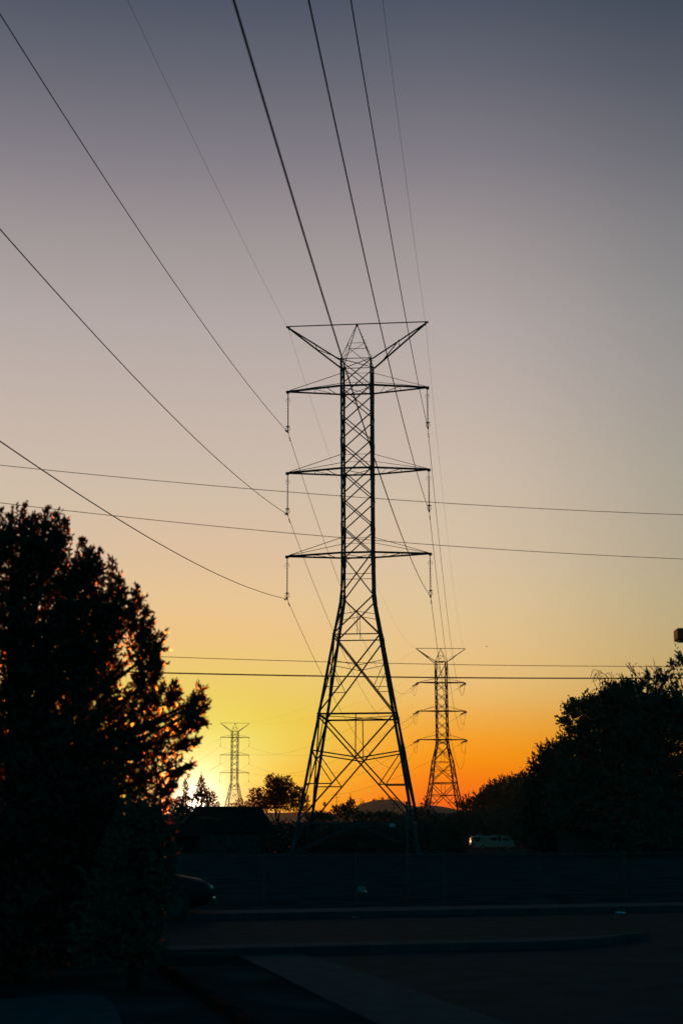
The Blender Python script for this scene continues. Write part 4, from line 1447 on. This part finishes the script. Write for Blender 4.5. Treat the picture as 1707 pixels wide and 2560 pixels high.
def chain_fence():
    slope = SL
    y0 = 39.0
    def fp(x):
        return V((x, y0 + slope * x, 0))
    def xat(px):
        d = ray(px, 2240)
        t = y0 / (d.y - slope * d.x)
        return d.x * t
    xs_ = [xat(px) for px in (662, 890.5, 1110.4, 1348)]
    step = (xs_[3] - xs_[0]) / 3
    xs_ = [xs_[0] - step * 3, xs_[0] - step * 2, xs_[0] - step] + xs_ + [xs_[3] + step, xs_[3] + step * 2, xs_[3] + step * 3]
    root = empty('chain_link_fence', fp(xs_[0]), 'low chain link fence between the street and the dark field', 'fence')
    o = fp(xs_[0])
    H = 1.15
    for x in xs_:
        b = MB()
        p = fp(x) - o
        b.tube([p + V((0, 0, -.2)), p + V((0, 0, H + .03))], .028, 8)
        b.tube([p + V((0, 0, H + .03)), p + V((0, 0, H + .06)), p + V((0, 0, H + .08))], [.036, .034, .008], 8)
        b.build('post', M['fence'], root)
    b = MB()
    b.tube([V((0, 0, H)), fp(xs_[-1]) - o + V((0, 0, H))], .018, 6)
    b.build('rail', M['fence'], root)
    b = MB()
    L_ = (fp(xs_[-1]) - o).length
    d = (fp(xs_[-1]) - o).normalized()
    x = -H
    while x < L_:
        for sgn in (1, -1):
            x0, x1 = (x, x + H) if sgn > 0 else (x + H, x)
            za, zb = .03, H
            ta, tb = 0.0, 1.0
            lo, hi = min(x0, x1), max(x0, x1)
            # clip to the ends
            def tt(v):
                return (v - x0) / (x1 - x0)
            if lo < 0:
                t_ = tt(0)
                if sgn > 0: ta = t_
                else: tb = t_
            if hi > L_:
                t_ = tt(L_)
                if sgn > 0: tb = t_
                else: ta = t_
            if tb - ta > .05:
                p = d * (x0 + (x1 - x0) * ta) + V((0, 0, za + (zb - za) * ta)) + V((0, .006 * sgn, 0))
                q = d * (x0 + (x1 - x0) * tb) + V((0, 0, za + (zb - za) * tb)) + V((0, .006 * sgn, 0))
                b.tube([p, q], .0022, 3, False)
        x += .085
    b.build('wire_mesh', M['fence'], root)
    # slim pole on the fence line
    d_ = ray(1019, 2240)
    t_ = (y0 - .4) / (d_.y - slope * d_.x)
    xp = d_.x * t_
    base = V((xp, y0 - .4 + slope * xp, 0))
    top = at(1019, 2008, base.y)
    root = empty('post', base, 'slim tall dark post standing at the fence below the palm head', 'post')
    b = MB()
    b.tube([V((0, 0, -.2)), V((0, 0, top.z))], .03, 10)
    b.build('shaft', M['fence'], root)
    b = MB()
    b.tube([V((0, 0, top.z - .01)), V((0, 0, top.z + .03)), V((0, 0, top.z + .05))], [.038, .036, .01], 10)
    b.build('cap', M['fence'], root)
    b = MB()
    b.tube([V((0, 0, -.05)), V((0, 0, .06)), V((0, 0, .09))], [.09, .09, .04], 10)
    b.build('base', M['footing'], root)


chain_fence()


# ------------------------------------------------------------------ utility pole far off
def utility_pole():
    Y = 430.0
    top = at(984, 2007, Y)
    z0 = terrain(0, Y)
    root = empty('utility_pole', (top.x, Y, z0), 'distant wooden utility pole with two crossarms in front of the hill', 'utility pole')
    H = top.z - z0
    b = MB()
    b.tube([(0, 0, -.5), (0, 0, H)], [.2, .13], 8)
    b.build('pole', M['wood'], root)
    for dz, l in ((.35, 1.15), (1.5, 1.3)):
        b = MB()
        b.box((0, -.15, H - dz), (l * 2, .1, .13))
        c = b.build('crossarm', M['wood'], root)
        for x in (-l + .1, -l * .45, l * .45, l - .1):
            h = MB()
            h.tube([(x, -.15, H - dz + .06), (x, -.15, H - dz + .12), (x, -.15, H - dz + .2), (x, -.15, H - dz + .24)], [.03, .07, .07, .03], 6)
            h.build('insulator', M['rod'], c)
    for i, (dx, dz) in enumerate(((-1.05, .1), (1.05, .1), (-1.2, 1.25))):
        p = V((top.x + dx, Y, z0 + H - dz))
        q = at(800 - i * 4, 2027 - i * 2, 520)
        cable(parab(p, q, .0008, 24), .02, ('upper left', 'upper right', 'lower')[i] + ' wire running left from the distant wooden utility pole', 'wires of the distant utility pole', name='service_wire')


utility_pole()


# ------------------------------------------------------------------ motorhome
def motorhome():
    Y = 230.0
    a, c = at(1175, 2120, Y), at(1282, 2120, Y)
    z0 = terrain(0, Y)
    L_ = c.x - a.x
    root = empty('motorhome', ((a.x + c.x) / 2, Y, z0), 'pale boxy motorhome with dark side windows parked beyond the field', 'motorhome', None, R(2))
    H = at(1230, 2090, Y).z - z0
    x0, x1 = -L_ / 2, L_ / 2
    prof = [(x0, .75), (x0 - .03, 1.2), (x0 + .12, H - .2), (x0 + .35, H), (x1 - 1.25, H), (x1 - .95, H - .1), (x1 - .22, 1.5), (x1 - .02, 1.35), (x1, .7), (x1 - .2, .45), (x0 + .3, .45)]
    W = 1.2
    b = MB()
    rings = []
    for y, ins in ((-W, .06), (-W + .08, 0), (W - .08, 0), (W, .06)):
        rg = []
        for x, z in prof:
            cx_, cz_ = 0, H / 2
            rg.append(V((cx_ + (x - cx_) * (1 - ins / 4), y, cz_ + (z - cz_) * (1 - ins / 1.5))))
        rings.append(rg)
    n = len(prof)
    vs = [p for r in rings for p in r]
    fs = [(i * n + k, i * n + (k + 1) % n, (i + 1) * n + (k + 1) % n, (i + 1) * n + k) for i in range(3) for k in range(n)]
    fs += [tuple(range(n)), tuple(reversed([3 * n + k for k in range(n)]))]
    b.add(vs, fs)
    b.build('body', M['white'], root)
    b = MB()
    b.box((-.1, -W - .004, .98), (L_ - .5, .02, .1))
    b.box((-.4, -W - .004, H - .3), (L_ - 1.6, .02, .07))
    b.build('stripe', M['stripe'], root)
    for x, w, z, h in ((x0 + .95, .85, 1.62, .55), (x0 + 3.05, .3, 1.75, .25), (x1 - 3.05, .75, 1.68, .5)):
        f = MB()
        f.box((x, -W - .01, z), (w + .1, .03, h + .1))
        fr = f.build('window', M['stripe'], root)
        g = MB()
        g.box((x, -W - .03, z), (w, .02, h))
        g.build('pane', M['glass'], fr)
    f = MB()
    f.box((x1 - 2.25, -W - .012, 1.5), (.6, .03, 1.6))
    dr = f.build('door', M['white'], root)
    g = MB()
    g.box((x1 - 2.25, -W - .035, 1.75), (.42, .02, .7))
    g.build('pane', M['glass'], dr)
    f = MB()
    zz = H - .32
    f.add([V((x1 - 1.75, -W - .012, 1.42)), V((x1 - .42, -W - .012, 1.42)), V((x1 - .9, -W - .012, zz)), V((x1 - 1.75, -W - .012, zz)),
           V((x1 - 1.75, -W + .05, 1.42)), V((x1 - .42, -W + .05, 1.42)), V((x1 - .9, -W + .05, zz)), V((x1 - 1.75, -W + .05, zz))],
          [(0, 1, 2, 3), (7, 6, 5, 4), (0, 4, 5, 1), (1, 5, 6, 2), (2, 6, 7, 3), (3, 7, 4, 0)])
    f.build('cab_window', M['glass'], root)
    f = MB()
    f.add([V((x1 - .25, -W + .15, 1.56)), V((x1 - .25, W - .15, 1.56)), V((x1 - .91, W - .15, H - .16)), V((x1 - .91, -W + .15, H - .16))], [(0, 1, 2, 3)])
    for i in range(4):
        f.v[i] = (f.v[i][0] + .03, f.v[i][1], f.v[i][2] + .02)
    f.build('windscreen', M['glass'], root)
    for x in (x0 + 1.6, x1 - 2.9):
        f = MB()
        f.box((x, 0, H + .1), (.8, .7, .22), 0, .05)
        f.build('roof_unit', M['white'], root)
    f = MB()
    f.box((x1 + .05, 0, .62), (.16, 2.3, .22), 0, .03)
    f.build('bumper', M['chrome'], root)
    f = MB()
    f.box((x0 + .02, -W + .12, H - .45), (.05, .1, .35))
    f.box((x0 - .04, -W + .12, 1.05), (.05, .12, .3))
    f.build('tail_light', M['redkerb'], root)
    for x in (x0 + 1.9, x1 - 1.1):
        for y in (-W + .12, W - .12):
            f = MB()
            f.tube([(x, y - .13, .4), (x, y - .11, .4), (x, y + .11, .4), (x, y + .13, .4)], [.34, .4, .4, .34], 18)
            wh = f.build('wheel', M['rubber'], root)
            f = MB()
            f.tube([(x, y - .145 if y < 0 else y + .12, .4), (x, y - .12 if y < 0 else y + .145, .4)], .2, 14)
            f.build('rim', M['chrome'], wh)


motorhome()


# ------------------------------------------------------------------ parked car, mostly hidden by the tree
def parked_car():
    nose = gp(523, 2294)
    rz = R(13)
    ctr = nose - sdir * 2.2
    root = empty('parked_car', (ctr.x, ctr.y, 0), 'dark saloon car parked nose out by the kerb behind the leafy tree', 'car', None, rz)
    # cross sections along x: (x, half width, z bottom, z belt, z top, half width top)
    secs = [(-2.2, .7, .42, .8, .88, .6), (-2.1, .84, .3, .85, .95, .72), (-1.5, .88, .22, .88, 1.0, .74), (-.9, .89, .2, .88, 1.0, .76), (0, .9, .2, .87, .98, .78), (.9, .89, .2, .84, .95, .78),
            (1.5, .88, .22, .8, .9, .74), (2.0, .83, .3, .7, .8, .68), (2.2, .7, .4, .62, .68, .6)]
    b = MB()
    vs, fs = [], []
    for x, w, zb, zm, zt, wt in secs:
        vs += [V((x, -w * .9, zb)), V((x, -w, zb + .18)), V((x, -w, zm)), V((x, -wt, zt)), V((x, 0, zt + .03)), V((x, wt, zt)), V((x, w, zm)), V((x, w, zb + .18)), V((x, w * .9, zb))]
    n = 9
    for i in range(len(secs) - 1):
        for k in range(n):
            fs.append((i * n + k, (i + 1) * n + k, (i + 1) * n + (k + 1) % n, i * n + (k + 1) % n))
    fs += [tuple(range(n)), tuple(reversed([(len(secs) - 1) * n + k for k in range(n)]))]
    b.add(vs, fs)
    b.build('body', M['carpaint'], root, True)
    b = MB()
    ring0 = [V((-1.6, -.7, .97)), V((1.0, -.74, .95)), V((1.0, .74, .95)), V((-1.6, .7, .97))]
    ring1 = [V((-.95, -.55, 1.4)), V((.15, -.57, 1.42)), V((.15, .57, 1.42)), V((-.95, .55, 1.4))]
    b.prism(ring0, ring1)
    b.build('cabin_glass', M['glass'], root)
    b = MB()
    b.prism([p + V((0, 0, .0)) for p in ring1], [V((-.8, -.48, 1.46)), V((.05, -.5, 1.47)), V((.05, .5, 1.47)), V((-.8, .48, 1.46))])
    b.build('roof', M['carpaint'], root, True)
    for x in (-1.35, 1.35):
        for y in (-.8, .8):
            b = MB()
            b.tube([(x, y - .1, .32), (x, y - .08, .32), (x, y + .08, .32), (x, y + .1, .32)], [.27, .32, .32, .27], 18)
            wh = b.build('wheel', M['rubber'], root)
            b = MB()
            yy = y + (.105 if y > 0 else -.105)
            b.tube([(x, yy - .01, .32), (x, yy + .01, .32)], [.2, .2], 14)
            b.build('rim', M['fence'], wh)
    for y in (-.55, .55):
        b = MB()
        b.box((2.12, y, .64), (.16, .32, .13), 0, .03)
        b.build('headlight', M['reflector'], root)
    b = MB()
    b.box((2.2, 0, .42), (.1, 1.4, .1), 0, .02)
    b.build('bumper', M['chrome'], root)
    for y in (-.95, .95):
        b = MB()
        b.box((.75, y, 1.0), (.12, .2, .12), 0, .03)
        b.build('mirror', M['chrome'], root)


parked_car()

# ------------------------------------------------------------------ lamp at the right edge
def lamp():
    Y = 30.0
    p = at(1696, 1597, Y)
    H = at(1696, 1569.5, Y).z - p.z
    D_ = .52
    root = empty('street_lamp', (p.x + 2.0, Y + D_ / 2, 0), 'boxy street lamp head with a rust red side jutting in at the right edge', 'street lamp', None, R(0))
    o = V(root.location)
    b = MB()
    cx_ = p.x + .35
    b.box(V((cx_, Y + D_ / 2, p.z + H / 2)) - o, (.7, D_, H), R(-4), .006)
    hd = b.build('lamp_head', M['bronze'], root)
    b = MB()
    b.box(V((cx_, Y + D_ / 2, p.z - .012)) - o, (.6, D_ - .1, .03), R(-3))
    b.build('lens', M['glass'], hd)
    b = MB()
    b.box(V((p.x + 1.33, Y + D_ / 2, p.z + H / 2)) - o, (1.28, .1, .08))
    b.build('arm', M['bronze'], root)
    b = MB()
    b.tube([(0, 0, 0), (0, 0, p.z + H + .15)], [.09, .06], 12)
    b.tube([(0, 0, 0), (0, 0, .3), (0, 0, .34)], [.2, .2, .12], 12)
    b.build('pole', M['bronze'], root)


lamp()

# ------------------------------------------------------------------ small things
b = MB()
p = gp(903, 2234, .0)
rng = random.Random(5)
vs = []
for i in range(5):
    for j in range(8):
        t, f = 2 * math.pi * j / 8, (i + .3) / 4.6 * math.pi / 1.15
        r = .15 * rng.uniform(.6, 1.2)
        vs.append((math.cos(t) * math.sin(f) * r * 1.3, math.sin(t) * math.sin(f) * r, .09 + math.cos(f) * r * .75))
fs = [(i * 8 + j, i * 8 + (j + 1) % 8, i * 8 + 8 + (j + 1) % 8, i * 8 + 8 + j) for i in range(4) for j in range(8)]
fs += [tuple(reversed(range(8))), tuple(32 + j for j in range(8))]
b.add(vs, fs)
o = b.build('plastic_bag', M['litter'], None, label='crumpled pale plastic bag lying at the foot of the chain link fence', cat='litter')
o.location = (p.x, p.y, 0)

for (px, py, lab) in ((886, 2292, 'small road reflector in the middle of the street, alone'), (1544, 2281, 'left one of two road reflectors side by side at the right'), (1555.5, 2282, 'right one of two road reflectors side by side at the right')):
    p = gp(px, py, .012)
    b = MB()
    b.prism([V((-.055, -.05, -.01)), V((.055, -.05, -.01)), V((.055, .05, -.01)), V((-.055, .05, -.01))], [V((-.04, -.02, .022)), V((.04, -.02, .022)), V((.04, .02, .022)), V((-.04, .02, .022))])
    o = b.build('road_reflector', M['reflector'], None, label=lab, cat='reflector', group='road reflectors on the street')
    o.location = (p.x, p.y, .012)
    o.rotation_euler = (0, 0, R(13))

# gull far off
p = at(1216, 1616.5, 260)
root = empty('bird', p, 'tiny bird gliding in the sky to the right of the middle tower', 'bird')
b = MB()
b.tube([(-.2, 0, 0), (-.12, 0, .01), (0, 0, .02), (.12, 0, .02), (.19, 0, .03)], [.008, .035, .045, .03, .006], 7)
b.build('body', M['bird'], root, True)
for s, tipx, tz in ((-1, -.13, .13), (1, .16, -.02)):
    b = MB()
    vs = [V((-.05, .02 * s, .03)), V((.06, .02 * s, .03)), V((.07, .16 * s, .09)), V((-.03, .16 * s, .09)), V((tipx, .36 * s, .05 + tz * .3))]
    b.add(vs + [v + V((0, 0, .008)) for v in vs], [(0, 1, 2, 3), (3, 2, 4), (8, 7, 6, 5), (9, 7, 8)])
    b.build('wing', M['bird'], root)
root.rotation_euler = (0, 0, R(25))

# ------------------------------------------------------------------ haze: the dusty evening air
def haze():
    b = MB()
    x0, x1, y0, y1, z0, z1 = -1300, 1300, -60, 2900, -5.0, 62
    b.add([(x0, y0, z0), (x1, y0, z0), (x1, y1, z0), (x0, y1, z0), (x0, y0, z1), (x1, y0, z1), (x1, y1, z1), (x0, y1, z1)],
          [(3, 2, 1, 0), (4, 5, 6, 7), (0, 1, 5, 4), (1, 2, 6, 5), (2, 3, 7, 6), (3, 0, 4, 7)])
    m = bpy.data.materials.new('evening_haze')
    m.use_nodes = True
    nt = m.node_tree
    nt.nodes.clear()
    out = nt.nodes.new('ShaderNodeOutputMaterial')
    v = nt.nodes.new('ShaderNodeVolumePrincipled')
    v.inputs['Color'].default_value = (1, .6, .36, 1)
    v.inputs['Density'].default_value = HAZE
    v.inputs['Anisotropy'].default_value = .5
    nt.links.new(v.outputs[0], out.inputs['Volume'])
    o = b.build('haze', m, None, kind='stuff')
    o['label'] = 'thin dusty evening air over the whole place'
    o['category'] = 'haze'


HAZE = .00004
haze()
